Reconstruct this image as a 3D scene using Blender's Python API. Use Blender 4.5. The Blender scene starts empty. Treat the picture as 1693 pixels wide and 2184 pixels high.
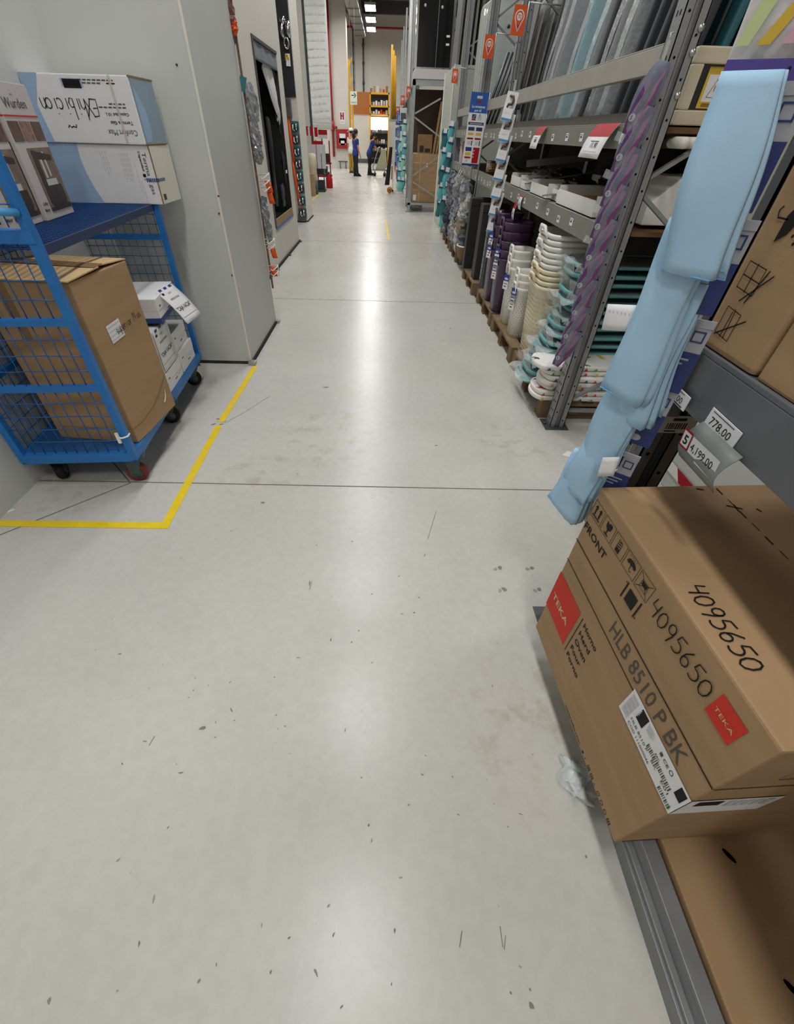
import bpy, bmesh, math, random
from mathutils import Matrix, Vector
random.seed(11)
S = bpy.context.scene
COL = S.collection
PI = math.pi
# ---------------------------------------------------------------- camera
F, PITCH, YAW, ROLL, CX, CY, HC = 887.506, math.radians(41.92614), math.radians(1.04669), math.radians(1.71497), 824.4626, 1080.0, 1.55
_fw = Vector((math.sin(YAW)*math.cos(PITCH), math.cos(YAW)*math.cos(PITCH), -math.sin(PITCH)))
_r = Vector((math.cos(YAW), -math.sin(YAW), 0))
_u = _r.cross(_fw)
_r2 = math.cos(ROLL)*_r + math.sin(ROLL)*_u
_u2 = -math.sin(ROLL)*_r + math.cos(ROLL)*_u
cam_d = bpy.data.cameras.new('camera')
cam = bpy.data.objects.new('camera', cam_d)
COL.objects.link(cam)
cam.matrix_world = Matrix(((_r2.x, _u2.x, -_fw.x, 0), (_r2.y, _u2.y, -_fw.y, 0), (_r2.z, _u2.z, -_fw.z, HC), (0, 0, 0, 1)))
cam_d.sensor_fit = 'VERTICAL'
cam_d.sensor_height = 36
cam_d.lens = F/2184*36
cam_d.shift_x = (846.5-CX)/2184
cam_d.shift_y = (CY-1092)/2184
cam_d.clip_start = 0.02
S.camera = cam
# measuring: where a line of sight of the photograph meets a plane of the place
def _ray(x, y):
    return _r2*((x-CX)/F) - _u2*((y-CY)/F) + _fw
def atx(x, y, X):
    d = _ray(x, y); return Vector((0, 0, HC)) + d*(X/d.x)
def aty(x, y, Y):
    d = _ray(x, y); return Vector((0, 0, HC)) + d*(Y/d.y)
def atz(x, y, Z=0):
    d = _ray(x, y); return Vector((0, 0, HC)) + d*((Z-HC)/d.z)
# ---------------------------------------------------------------- mesh builder
def frame(o, u, v):
    u = Vector(u).normalized(); v = Vector(v).normalized(); n = u.cross(v); o = Vector(o)
    return Matrix(((u.x, v.x, n.x, o.x), (u.y, v.y, n.y, o.y), (u.z, v.z, n.z, o.z), (0, 0, 0, 1)))
def T(x, y, z): return Matrix.Translation((x, y, z))
def RZ(a): return Matrix.Rotation(a, 4, 'Z')
def RX(a): return Matrix.Rotation(a, 4, 'X')
def RY(a): return Matrix.Rotation(a, 4, 'Y')
_txt = {}
def _text_mesh(s, bold):
    k = (s, bold)
    if k not in _txt:
        c = bpy.data.curves.new('t', 'FONT'); c.body = s; c.size = 1; c.resolution_u = 2
        if bold: c.offset = 0.018
        o = bpy.data.objects.new('t', c); COL.objects.link(o)
        bpy.context.view_layer.update()
        me = bpy.data.meshes.new_from_object(o.evaluated_get(bpy.context.evaluated_depsgraph_get()))
        _txt[k] = ([tuple(v.co) for v in me.vertices], [tuple(p.vertices) for p in me.polygons])
        bpy.data.objects.remove(o); bpy.data.curves.remove(c); bpy.data.meshes.remove(me)
    return _txt[k]
def crinkle(rx, ry, rz, seed, nu=16, nv=12, jit=.28):
    # a crumpled bag: facets pushed in and out at random
    r = random.Random(seed); vs = []; fs = []
    for j in range(nv+1):
        b = j/nv; s_ = max(.15, math.sin(PI*(.04+.92*b)))**.5
        for i in range(nu):
            a = 2*PI*i/nu; q = s_*(1+r.uniform(-jit, jit))
            vs.append((rx*q*math.cos(a), ry*q*math.sin(a), rz*(1-2*b)+rz*.06*r.uniform(-1, 1)))
    for j in range(nv):
        for i in range(nu):
            l = (i+1) % nu; fs.append((j*nu+i, (j+1)*nu+i, (j+1)*nu+l, j*nu+l))
    fs += [tuple(range(nu)), tuple(nv*nu+i for i in reversed(range(nu)))]
    return MB().add(vs, fs)
class MB:
    def __init__(s): s.v = []; s.f = []; s.m = []; s.s = []
    def add(s, vs, fs, mi=0, sm=False, M=None):
        b = len(s.v)
        for p in vs:
            p = Vector(p)
            s.v.append(tuple(M @ p) if M else tuple(p))
        for f in fs:
            s.f.append(tuple(i+b for i in f)); s.m.append(mi); s.s.append(sm)
        return s
    def box(s, x0, x1, y0, y1, z0, z1, mi=0, M=None):
        vs = [(x0,y0,z0),(x1,y0,z0),(x1,y1,z0),(x0,y1,z0),(x0,y0,z1),(x1,y0,z1),(x1,y1,z1),(x0,y1,z1)]
        return s.add(vs, [(0,3,2,1),(4,5,6,7),(0,1,5,4),(1,2,6,5),(2,3,7,6),(3,0,4,7)], mi, False, M)
    def cb(s, c, d, mi=0, M=None):
        return s.box(c[0]-d[0]/2, c[0]+d[0]/2, c[1]-d[1]/2, c[1]+d[1]/2, c[2]-d[2]/2, c[2]+d[2]/2, mi, M)
    def bar(s, p, q, w, h, mi=0, up=(0,0,1)):
        p = Vector(p); q = Vector(q); d = (q-p); L = d.length
        if L < 1e-6: return s
        d /= L; up = Vector(up)
        if abs(d.dot(up)) > .98: up = Vector((1,0,0))
        a = d.cross(up).normalized(); b = a.cross(d)
        M = Matrix(((a.x,d.x,b.x,p.x),(a.y,d.y,b.y,p.y),(a.z,d.z,b.z,p.z),(0,0,0,1)))
        return s.box(-w/2, w/2, 0, L, -h/2, h/2, mi, M)
    def tube(s, path, r, n=8, mi=0, closed=False, M=None, sm=True, flat=None):
        P = [Vector(p) for p in path]; N = len(P); rings = []
        prev = None
        for i, p in enumerate(P):
            if closed: t = P[(i+1) % N]-P[i-1]
            else: t = P[min(i+1, N-1)]-P[max(i-1, 0)]
            t.normalize()
            if prev is None:
                a = t.cross(Vector((0,0,1)))
                if a.length < .05: a = t.cross(Vector((1,0,0)))
            else:
                a = prev - t*prev.dot(t)
            a.normalize(); prev = a; b = t.cross(a)
            rr = r[i] if isinstance(r, (list, tuple)) else r
            fb = flat if flat else 1
            rings.append([p + a*(rr*math.cos(2*PI*k/n)) + b*(rr*fb*math.sin(2*PI*k/n)) for k in range(n)])
        vs = [v for R in rings for v in R]; fs = []
        for i in range(N if closed else N-1):
            j = (i+1) % N
            for k in range(n):
                l = (k+1) % n
                fs.append((i*n+k, j*n+k, j*n+l, i*n+l))
        if not closed:
            fs.append(tuple(range(n))); fs.append(tuple((N-1)*n+k for k in reversed(range(n))))
        return s.add(vs, fs, mi, sm, M)
    def cyl(s, p, q, r, n=16, mi=0, r2=None):
        return s.tube([p, q], [r, r if r2 is None else r2], n, mi)
    def lathe(s, prof, n=24, mi=0, M=None, sm=True, sx=1, sy=1):
        vs = []; fs = []
        for (r, z) in prof:
            for k in range(n):
                a = 2*PI*k/n; vs.append((r*sx*math.cos(a), r*sy*math.sin(a), z))
        for i in range(len(prof)-1):
            for k in range(n):
                l = (k+1) % n; fs.append((i*n+k, i*n+l, (i+1)*n+l, (i+1)*n+k))
        if prof[0][0] > 1e-5: fs.append(tuple(reversed(range(n))))
        if prof[-1][0] > 1e-5: fs.append(tuple((len(prof)-1)*n+k for k in range(n)))
        return s.add(vs, fs, mi, sm, M)
    def rlathe(s, prof, rad, mi=0, M=None, nq=5, cap0=True, cap1=False):
        # stacked rounded rectangles: prof = [(half x, half y, z)]
        vs = []; fs = []; n = 4*(nq+1)
        for (hx, hy, z) in prof:
            r = min(rad, hx*.98, hy*.98)
            for q, (sx, sy) in enumerate(((1,1),(-1,1),(-1,-1),(1,-1))):
                for k in range(nq+1):
                    a = q*PI/2 + k*PI/2/nq
                    vs.append((sx*(hx-r)+r*math.cos(a), sy*(hy-r)+r*math.sin(a), z))
        for i in range(len(prof)-1):
            for k in range(n):
                l = (k+1) % n; fs.append((i*n+k, i*n+l, (i+1)*n+l, (i+1)*n+k))
        if cap0: fs.append(tuple(reversed(range(n))))
        if cap1: fs.append(tuple((len(prof)-1)*n+k for k in range(n)))
        return s.add(vs, fs, mi, True, M)
    def prism(s, poly, z0, z1, mi=0, M=None):
        n = len(poly)
        vs = [(x, y, z0) for x, y in poly]+[(x, y, z1) for x, y in poly]
        fs = [tuple(reversed(range(n))), tuple(range(n, 2*n))]+[(i, (i+1) % n, n+(i+1) % n, n+i) for i in range(n)]
        return s.add(vs, fs, mi, False, M)
    def rect(s, u0, u1, v0, v1, mi=0, M=None, z=0.0):
        return s.add([(u0,v0,z),(u1,v0,z),(u1,v1,z),(u0,v1,z)], [(0,1,2,3)], mi, False, M)
    def poly(s, pts, mi=0, M=None, z=0.0):
        return s.add([(x, y, z) for x, y in pts], [tuple(range(len(pts)))], mi, False, M)
    def ribbon(s, pts, w, mi=0, M=None, z=0.0, closed=False):
        P = [Vector((x, y)) for x, y in pts]; N = len(P); vs = []; fs = []
        for i, p in enumerate(P):
            t = (P[(i+1) % N]-P[i-1]) if closed else P[min(i+1, N-1)]-P[max(i-1, 0)]
            if t.length < 1e-9: t = Vector((1,0))
            t.normalize(); n = Vector((-t.y, t.x))*w/2
            vs += [(p.x+n.x, p.y+n.y, z), (p.x-n.x, p.y-n.y, z)]
        for i in range(N if closed else N-1):
            j = (i+1) % N; fs.append((2*i, 2*i+1, 2*j+1, 2*j))
        return s.add(vs, fs, mi, False, M)
    def text(s, t, size, u, v, mi=0, M=None, z=0.0, bold=False, ang=0, width=None, mid=False, sx=1):
        vs, fs = _text_mesh(t, bold)
        if not vs: return s
        x0 = min(p[0] for p in vs); x1 = max(p[0] for p in vs)
        k = size*sx if width is None else width/(x1-x0)
        off = -(x0+x1)/2*k if mid else -x0*k
        c, sn = math.cos(ang), math.sin(ang); out = []
        for p in vs:
            a = p[0]*k+off; b = p[1]*size
            out.append((u+a*c-b*sn, v+a*sn+b*c, z))
        return s.add(out, fs, mi, False, M)
    def grid(s, fn, nu, nv, mi=0, M=None, sm=True, thick=0):
        vs = [fn(i/nu, j/nv) for i in range(nu+1) for j in range(nv+1)]
        fs = [(i*(nv+1)+j, (i+1)*(nv+1)+j, (i+1)*(nv+1)+j+1, i*(nv+1)+j+1) for i in range(nu) for j in range(nv)]
        return s.add(vs, fs, mi, sm, M)
    def build(s, name, mats, parent=None, bevel=0, solid=0, sub=0, fix=False, M=None):
        me = bpy.data.meshes.new(name)
        vs = s.v if M is None else [tuple(M @ Vector(p)) for p in s.v]
        me.from_pydata(vs, [], s.f)
        if not isinstance(mats, (list, tuple)): mats = [mats]
        for m in mats: me.materials.append(m)
        me.polygons.foreach_set('material_index', s.m)
        me.polygons.foreach_set('use_smooth', s.s)
        if bevel or fix:
            bm = bmesh.new(); bm.from_mesh(me)
            bmesh.ops.recalc_face_normals(bm, faces=bm.faces)
            if bevel:
                ed = [e for e in bm.edges if len(e.link_faces) == 2 and e.calc_face_angle(0) > .6]
                bmesh.ops.bevel(bm, geom=ed, offset=bevel, segments=2, profile=.6, affect='EDGES', clamp_overlap=True)
            bm.to_mesh(me); bm.free()
        me.update()
        o = bpy.data.objects.new(name, me); COL.objects.link(o)
        if parent is not None: o.parent = parent
        if solid:
            md = o.modifiers.new('s', 'SOLIDIFY'); md.thickness = solid; md.offset = 0
        if sub:
            md = o.modifiers.new('d', 'SUBSURF'); md.levels = sub; md.render_levels = sub
        return o
def tag(o, label, cat, group=None, kind=None):
    o['label'] = label; o['category'] = cat
    if group: o['group'] = group
    if kind: o['kind'] = kind
    return o
def thing(name, label, cat, loc=(0,0,0), rz=0, group=None):
    o = bpy.data.objects.new(name, None); COL.objects.link(o)
    o.empty_display_size = .05
    o.location = loc; o.rotation_euler = (0, 0, rz)
    return tag(o, label, cat, group)
def struct(o, label=None):
    o['kind'] = 'structure'
    if label: o['label'] = label
    return o
def kids(o): return [c for c in ALLK.get(o.name, [])]
def copy_tree(o, loc=None, rz=None, label=None, group=None):
    def rec(a, par):
        c = a.copy(); COL.objects.link(c); c.parent = par
        for k in list(a.children): rec(k, c)
        return c
    c = rec(o, None)
    if loc is not None: c.location = loc
    if rz is not None: c.rotation_euler = (0, 0, rz)
    if label: c['label'] = label
    if group: c['group'] = group
    return c
ORD = ['topmost','second','third','fourth','fifth','sixth','seventh','eighth','ninth','tenth','eleventh','twelfth','thirteenth','fourteenth','fifteenth','sixteenth','seventeenth','eighteenth','nineteenth','twentieth']
def nth(i, n, of):                       # i counts from the top
    if i == 0: return 'topmost in '+of
    if i == n-1: return 'lowest in '+of
    return ORD[i]+' from the top in '+of
def nfar(i, n, of):                      # i counts from the near end
    if i == 0: return 'first of '+of
    if i == n-1: return 'last and farthest of '+of
    w = ['first','second']+ORD[2:]
    return w[i]+' of '+of+' going away'
# ---------------------------------------------------------------- materials
def srgb(c):
    if isinstance(c, str): c = [int(c[i:i+2], 16)/255 for i in (0, 2, 4)]
    return tuple((x/12.92 if x <= .04045 else ((x+.055)/1.055)**2.4) for x in c)+(1,)
def mat(name, col, rough=.5, metal=0, spec=.5, var=0, vscale=6, bump=0, bscale=60, alpha=1, emit=None, estr=0, coat=0, trans=0, stretch=(1,1,1), var2=None, aniso=0):
    m = bpy.data.materials.new(name); m.use_nodes = True
    nt = m.node_tree; n = nt.nodes; l = nt.links
    b = n['Principled BSDF']; c = srgb(col)
    b.inputs['Base Color'].default_value = c
    b.inputs['Roughness'].default_value = rough; b.inputs['Metallic'].default_value = metal
    b.inputs['Specular IOR Level'].default_value = spec; b.inputs['Alpha'].default_value = alpha
    b.inputs['Coat Weight'].default_value = coat; b.inputs['Transmission Weight'].default_value = trans
    if emit: b.inputs['Emission Color'].default_value = srgb(emit); b.inputs['Emission Strength'].default_value = estr
    if var or bump:
        tc = n.new('ShaderNodeTexCoord'); mp = n.new('ShaderNodeMapping'); mp.inputs['Scale'].default_value = stretch
        l.new(tc.outputs['Object'], mp.inputs['Vector'])
    if var:
        t = n.new('ShaderNodeTexNoise'); t.inputs['Scale'].default_value = vscale; t.inputs['Detail'].default_value = 5
        l.new(mp.outputs[0], t.inputs['Vector'])
        r = n.new('ShaderNodeValToRGB'); e = r.color_ramp.elements
        e[0].position = .3; e[1].position = .7
        c2 = srgb(var2) if var2 else c
        e[0].color = tuple(x*(1-var) for x in c2[:3])+(1,); e[1].color = tuple(min(1, x*(1+var*.6)) for x in c[:3])+(1,)
        l.new(t.outputs['Fac'], r.inputs[0]); l.new(r.outputs[0], b.inputs['Base Color'])
    if bump:
        t2 = n.new('ShaderNodeTexNoise'); t2.inputs['Scale'].default_value = bscale; t2.inputs['Detail'].default_value = 4
        l.new(mp.outputs[0], t2.inputs['Vector'])
        bp = n.new('ShaderNodeBump'); bp.inputs['Strength'].default_value = bump; bp.inputs['Distance'].default_value = .01
        l.new(t2.outputs['Fac'], bp.inputs['Height']); l.new(bp.outputs[0], b.inputs['Normal'])
    return m
K = {}
def mk(name, *a, **k): K[name] = mat(name, *a, **k)
mk('carton', 'a98a68', .75, spec=.25, var=.10, vscale=3, bump=.12, bscale=160, stretch=(1,1,6))
mk('carton_dark', '8f7050', .75, spec=.25, var=.10, vscale=3, bump=.12, bscale=160)
mk('carton_pale', 'c9ab80', .75, spec=.25, var=.1, vscale=4, bump=.1, bscale=120)
mk('kraft', 'c09a68', .7, var=.08, vscale=5)
mk('ink', '1d1a18', .6, spec=.2)
mk('inkgrey', '55504a', .6, spec=.2)
mk('red_ink', 'cf3a2b', .6, spec=.2, var=.05)
mk('cream_ink', 'd8b890', .6)
mk('paper', 'e6e6e8', .6, spec=.3, var=.03, vscale=12)
mk('paper_grey', 'c8c8cc', .6)
mk('blue_ink', '27407e', .6)
mk('steel', '96989a', .42, metal=.55, spec=.4, var=.10, vscale=7, bump=.03, bscale=40)
mk('steel_dark', '5f6165', .45, metal=.5, var=.12, vscale=8)
mk('steel_beam', '9d9c94', .45, metal=.25, spec=.4, var=.08, vscale=5)
mk('hole', '101012', .9, spec=.1)
mk('galv', 'a9adae', .38, metal=.7, var=.15, vscale=14)
mk('zinc', 'c2c2bd', .3, metal=.8)
mk('cart_blue', '1f6fb8', .42, spec=.5, var=.10, vscale=9, bump=.03, bscale=30)
mk('wire_blue', '2d63a5', .4, metal=.3)
mk('rubber', '1a1a1b', .75, spec=.3)
mk('wheel_red', '6b2a24', .6)
mk('caster', '4d5a5c', .5, metal=.5, var=.2, vscale=20)
mk('wall', 'c8cac7', .6, spec=.35, var=.03, vscale=1.5, bump=.02, bscale=30)
mk('wall2', 'd3cec4', .55, spec=.35, var=.03, vscale=2)
mk('trim', 'e2ded2', .5, var=.04)
mk('tape_yellow', 'e6c81e', .5, spec=.4, var=.08, vscale=14)
mk('film', 'f2f4f4', .08, spec=.6, alpha=.16, bump=.9, bscale=18)
mk('film_silver', 'a4a6ac', .16, metal=.35, alpha=.82, var=.45, vscale=30)
mk('film_strong', 'e8eef0', .1, spec=.7, alpha=.34, bump=1.0, bscale=26)
mk('chrome', 'd8d8da', .12, metal=1)
mk('black', '161617', .5)
mk('blackgloss', '0d0d10', .12, spec=.6)
mk('blackbag', '18191b', .25, spec=.6, bump=.8, bscale=14)
mk('navy', '14161f', .5)
mk('orange', 'd9541e', .5, var=.06)
mk('white', 'e9e8e4', .5, spec=.4)
mk('white_gloss', 'eae8e2', .25, spec=.5)
mk('cream', 'e4dac0', .32, spec=.5, var=.04)
mk('purple', '4b3350', .38, spec=.5, var=.06)
mk('teal', '4f9a9c', .5, spec=.4, var=.07)
mk('teal_dark', '2f6a70', .5)
mk('teal_cloth', '5fb5b8', .8, var=.15, vscale=10, bump=.3, bscale=60)
mk('mint_cloth', '9ad6c8', .8, var=.15, vscale=10, bump=.3, bscale=60)
mk('wood', 'a3835a', .8, spec=.2, var=.25, vscale=5, stretch=(1,8,8), bump=.2, bscale=40)
mk('wood_dark', '6f5238', .8, spec=.2, var=.25, vscale=5)
mk('pallet_wood', '7f6a50', .85, spec=.2, var=.3, vscale=6, bump=.25, bscale=30)
mk('charcoal', '37373a', .7, var=.1)
mk('greyboard', '6d6d6c', .6, var=.08)
mk('red', 'a51822', .6, spec=.2)
mk('red_paint', '9c1c22', .4, spec=.5)
mk('yellow_paint', 'e2a81a', .45, spec=.5, var=.06)
mk('sky', 'b2d7f5', .85, spec=.15, var=.08, vscale=7, bump=.05, bscale=300)
mk('sky_edge', '7fb4dd', .85, spec=.1)
mk('denim', '3d4f8c', .7, var=.25, vscale=12, bump=.3, bscale=40)
mk('magenta', '743a72', .6, var=.2, vscale=12)
mk('card_navy', '26336f', .5, var=.08)
mk('card_grey', 'a7a9b3', .5)
mk('skin', 'b98566', .55, spec=.3)
mk('hair', '1b1412', .5, spec=.4)
mk('shirt_blue', '22367c', .8, var=.12, vscale=10)
mk('shirt_white', 'dad6cf', .8)
mk('trousers', '191a21', .85)
mk('trousers_tan', 'a88a34', .85)
mk('shoes', '131214', .6)
mk('glass_black', '0b0c10', .06, spec=.7)
mk('greenish', 'c0c5bb', .35, spec=.5, var=.05)
mk('acrylic', 'dfe6e4', .12, spec=.6, alpha=.45)
mk('ceiling', '6f6a66', .9, var=.1, vscale=2)
mk('beam_dark', '3f3c3a', .7)
mk('duct', '8b8b88', .4, metal=.6)
mk('green_sign', '2f8a5a', .5)
mk('sign_pale', 'dfe6d8', .5)
mk('brown_board', 'a8672c', .7, var=.06)
mk('beige', 'cfc4ac', .45, var=.04)
mk('label_yellow', 'd8b33a', .5)
mk('signblue', '1e57a5', .5)
mk('skyprint', '9db8d8', .55, var=.06)
mk('bluegrey', '8ea3b4', .6, var=.08)
mk('brown_plastic', '5a3a30', .5)
mk('photo_dark', '37302d', .45, var=.2, vscale=20)
mk('photo_brown', '6e5548', .5, var=.4, vscale=25)
mk('tan_wheel', 'b98038', .5)
mk('lamp', 'ffffff', .4, emit='fdfcfa', estr=1)
mk('lit', 'ffffff', .4, emit='fff3d8', estr=6)
mk('bluetape', '3f67a8', .5)
mk('vinyl', 'd5d7d3', .3, spec=.5, bump=.3, bscale=4)
# ---------------------------------------------------------------- floor
def floor_material():
    m = bpy.data.materials.new('polished_concrete'); m.use_nodes = True
    nt = m.node_tree; n = nt.nodes; l = nt.links; b = n['Principled BSDF']
    tc = n.new('ShaderNodeTexCoord')
    def noise(sc, det=6, rough=.6, st=None):
        t = n.new('ShaderNodeTexNoise'); t.inputs['Scale'].default_value = sc; t.inputs['Detail'].default_value = det; t.inputs['Roughness'].default_value = rough
        if st:
            mp = n.new('ShaderNodeMapping'); mp.inputs['Scale'].default_value = st; l.new(tc.outputs['Object'], mp.inputs[0]); l.new(mp.outputs[0], t.inputs['Vector'])
        else: l.new(tc.outputs['Object'], t.inputs['Vector'])
        return t.outputs['Fac']
    def ramp(s, a, ca, bb, cb):
        r = n.new('ShaderNodeValToRGB'); e = r.color_ramp.elements
        e[0].position = a; e[0].color = ca; e[1].position = bb; e[1].color = cb; r.color_ramp.interpolation = 'EASE'; l.new(s, r.inputs[0]); return r.outputs[0]
    def mix(f, a, c, mode='MIX'):
        x = n.new('ShaderNodeMix'); x.data_type = 'RGBA'; x.blend_type = mode
        if isinstance(f, (int, float)): x.inputs[0].default_value = f
        else: l.new(f, x.inputs[0])
        for sock, val in ((x.inputs[6], a), (x.inputs[7], c)):
            if isinstance(val, tuple): sock.default_value = val
            else: l.new(val, sock)
        return x.outputs[2]
    base = ramp(noise(1.1, 7), .30, srgb('bcbab4'), .70, srgb('c6c5bf'))
    fine = ramp(noise(26, 5), .3, (.955, .955, .95, 1), .7, (1.02, 1.02, 1.015, 1))
    c = mix(1.0, base, fine, 'MULTIPLY')
    stain = ramp(noise(2.2, 4, .5), .50, (0, 0, 0, 1), .85, (1, 1, 1, 1))
    c = mix(stain, c, mix(1.0, c, (.90, .87, .82, 1), 'MULTIPLY'))
    for (px, py, rad) in ((-.42, 2.45, .55), (-.75, 2.0, .3), (.9, 2.45, .4), (-1.75, 1.8, .35), (.55, .6, .35)):      # worn, brownish patches
        vd = n.new('ShaderNodeVectorMath'); vd.operation = 'DISTANCE'; vd.inputs[1].default_value = (px, py, 0); l.new(tc.outputs['Object'], vd.inputs[0])
        near = ramp(vd.outputs['Value'], rad*.4, (1, 1, 1, 1), rad, (0, 0, 0, 1))
        spl = ramp(noise(9, 6, .65), .50, (0, 0, 0, 1), .66, (1, 1, 1, 1))
        c = mix(mix(1.0, near, spl, 'MULTIPLY'), c, mix(1.0, c, (.86, .82, .75, 1), 'MULTIPLY'))
    spots = ramp(noise(55, 2, .5), .74, (0, 0, 0, 1), .77, (1, 1, 1, 1))
    patch = ramp(noise(3.3, 3), .47, (0, 0, 0, 1), .60, (1, 1, 1, 1))
    c = mix(mix(1.0, spots, patch, 'MULTIPLY'), c, mix(1.0, c, (.84, .82, .78, 1), 'MULTIPLY'))
    l.new(c, b.inputs['Base Color'])
    ro = n.new('ShaderNodeMapRange'); ro.inputs[3].default_value = .25; ro.inputs[4].default_value = .30
    l.new(noise(1.6, 2), ro.inputs[0]); l.new(ro.outputs[0], b.inputs['Roughness'])
    b.inputs['Specular IOR Level'].default_value = .36
    bp = n.new('ShaderNodeBump'); bp.inputs['Strength'].default_value = .008; bp.inputs['Distance'].default_value = .01
    l.new(noise(5, 2), bp.inputs['Height']); l.new(bp.outputs[0], b.inputs['Normal'])
    return m
fl = MB().box(-9, 10, -4, 39.6, -.2, 0).build('floor', floor_material()); struct(fl, 'pale grey polished concrete floor of the aisle')
jm = mat('joint', '6e6860', .9)
jt = MB()
def fr(px): return atz(*px)[:2]
for y, w in ((1.897, .008), (5.52, .009), (9.2, .009), (13.0, .01)):
    jt.ribbon([(-2.0, y), (-1.2, y+.002), (.4, y-.003), (4, y)], w, z=.0006)
a = fr((278, 1030)); b_ = fr((0, 1141)); c_ = fr((232, 975))
jt.ribbon([b_, a], .007, z=.0007); jt.ribbon([a, c_], .007, z=.0007)
o = jt.build('joint_groove', jm, fl)
mk('scuff', '857e76', .8, var=.3, vscale=30); mk('scuff_light', '9d958a', .8, var=.2, vscale=40)
sm = MB()
def blot(px, r, mi=0, el=1, ang=0):
    cx, cy = fr(px); n = 11
    pts = []
    for k in range(n):
        t = 2*PI*k/n; q = r*random.uniform(.55, 1.1)
        x = q*math.cos(t); y = q*el*math.sin(t)
        pts.append((cx+x*math.cos(ang)-y*math.sin(ang), cy+x*math.sin(ang)+y*math.cos(ang)))
    sm.poly(pts, mi, z=.0009)
for px in ((1066, 1211), (1134, 1211), (1075, 1257), (1150, 1257)): blot(px, .013, 0); blot((px[0]-9, px[1]+3), .011, 1)
for px, r, e, an in (((695, 826), .03, .4, .1), ((1133, 2145), .006, 1.2, .4), ((1250, 1827), .004, 1, 0), ((470, 895), .02, .8, .5), ((660, 1245), .004, 5, .1), ((842, 1985), .003, 2, 0), ((786, 1760), .004, 1, 0), ((432, 1553), .012, .5, .3), ((883, 1307), .005, .8, 0), ((255, 1395), .008, .4, .2), ((105, 2135), .005, 1.4, .2), ((560, 1072), .014, .6, 0), ((930, 950), .012, .5, 0), ((960, 700), .02, .5, .2), ((765, 1345), .004, 1, 0), ((1130, 2110), .003, 1, 0)):
    blot(px, r, 0, e, an)
for _ in range(90):
    px = (random.uniform(200, 1150), random.uniform(1000, 2150)); blot(px, random.uniform(.0012, .003), random.choice((0, 1)), random.uniform(1, 4), random.uniform(0, 3))
for pts in (((575, 845), (520, 880), (478, 903)), ((1066, 1975), (1072, 2020)), ((1078, 1995), (1075, 2025)), ((985, 1985), (980, 2020)), ((665, 1240), (660, 1258)), ((930, 1090), (912, 1150)), ((330, 1570), (318, 1590))):
    sm.ribbon([fr(p) for p in pts], .0026, 0, z=.001)
for px in ((35, 1058), (20, 1090)): blot(px, .03, 2, .4, .4)
for px in ((466, 893), (472, 905), (478, 899), (455, 905)): blot(px, .022, 0, .35, random.uniform(0, 3))
sm.build('scuff_marks', [K['scuff'], K['scuff_light'], K['paper']], fl)
# yellow floor tape
tp = MB(); w = .045
A = Vector((*fr((544, 781)), 0)); B = Vector((*fr((468, 905)), 0)); C = Vector((*fr((352, 1121)), 0)); D = Vector((*fr((0, 1113)), 0)); D.x = -1.99; D.y = C.y-.005
t1 = (A-C).normalized(); n1 = Vector((t1.y, -t1.x, 0))
def tq(p, q, zz, j0=0, j1=0):
    p = Vector(p); q = Vector(q); d = (q-p).normalized(); nn = Vector((d.y, -d.x, 0))*w/2; vs = []
    N = 14
    for i in range(N+1):
        c = p+(q-p)*i/N; jj = random.uniform(-.0012, .0012)
        vs += [(c+nn*(1+jj*20)).to_tuple()[:2]+(zz,), (c-nn*(1+jj*20)).to_tuple()[:2]+(zz,)]
    tp.add(vs, [(2*i, 2*i+1, 2*i+3, 2*i+2) for i in range(N)])
tq(A, B+t1*.03, .0012); tq(B-t1*.02, C-t1*.022, .0012); tq(C+Vector((.02, 0, 0)), D, .0016)
o = tp.build('floor_tape', K['tape_yellow'], solid=.0006)
tag(o, 'worn yellow tape line bent in an L around the blue cart', 'floor tape', 'yellow floor marking tape')
tp = MB(); tq((*fr((822, 470)), 0), (*fr((829, 511)), 0), .0012)
o = tp.build('floor_tape', K['tape_yellow'], solid=.0006); tag(o, 'short yellow tape strip alone in the middle of the aisle', 'floor tape', 'yellow floor marking tape')
tp = MB(); tq((*fr((655, 434)), 0), (*fr((684, 412)), 0), .0012)
o = tp.build('floor_tape', K['tape_yellow'], solid=.0006); tag(o, 'far yellow tape strip in front of the pale rolls', 'floor tape', 'yellow floor marking tape')
# ---------------------------------------------------------------- shell
H = 7.0
struct(MB().box(-9, 10, -4, 39.6, H, H+.2).build('ceiling', K['ceiling']), 'dark grey high ceiling')
struct(MB().box(-2.3, -1.99, -4, 3.58, 0, H).build('wall_left', K['wall']), 'pale grey wall behind the blue cart')
struct(MB().box(-9, 10, 39.4, 39.7, 0, H).build('wall_far', K['wall2']), 'cream wall closing the end of the aisle')
struct(MB().box(9.9, 10.1, -4, 39.6, 0, H).build('wall_right', K['wall2']))
struct(MB().box(-9.1, -8.9, -4, 39.6, 0, H).build('wall_left_far', K['wall2']))
struct(MB().box(-9, 10, -4.2, -4, 0, H).build('wall_back', K['wall2']))
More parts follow.
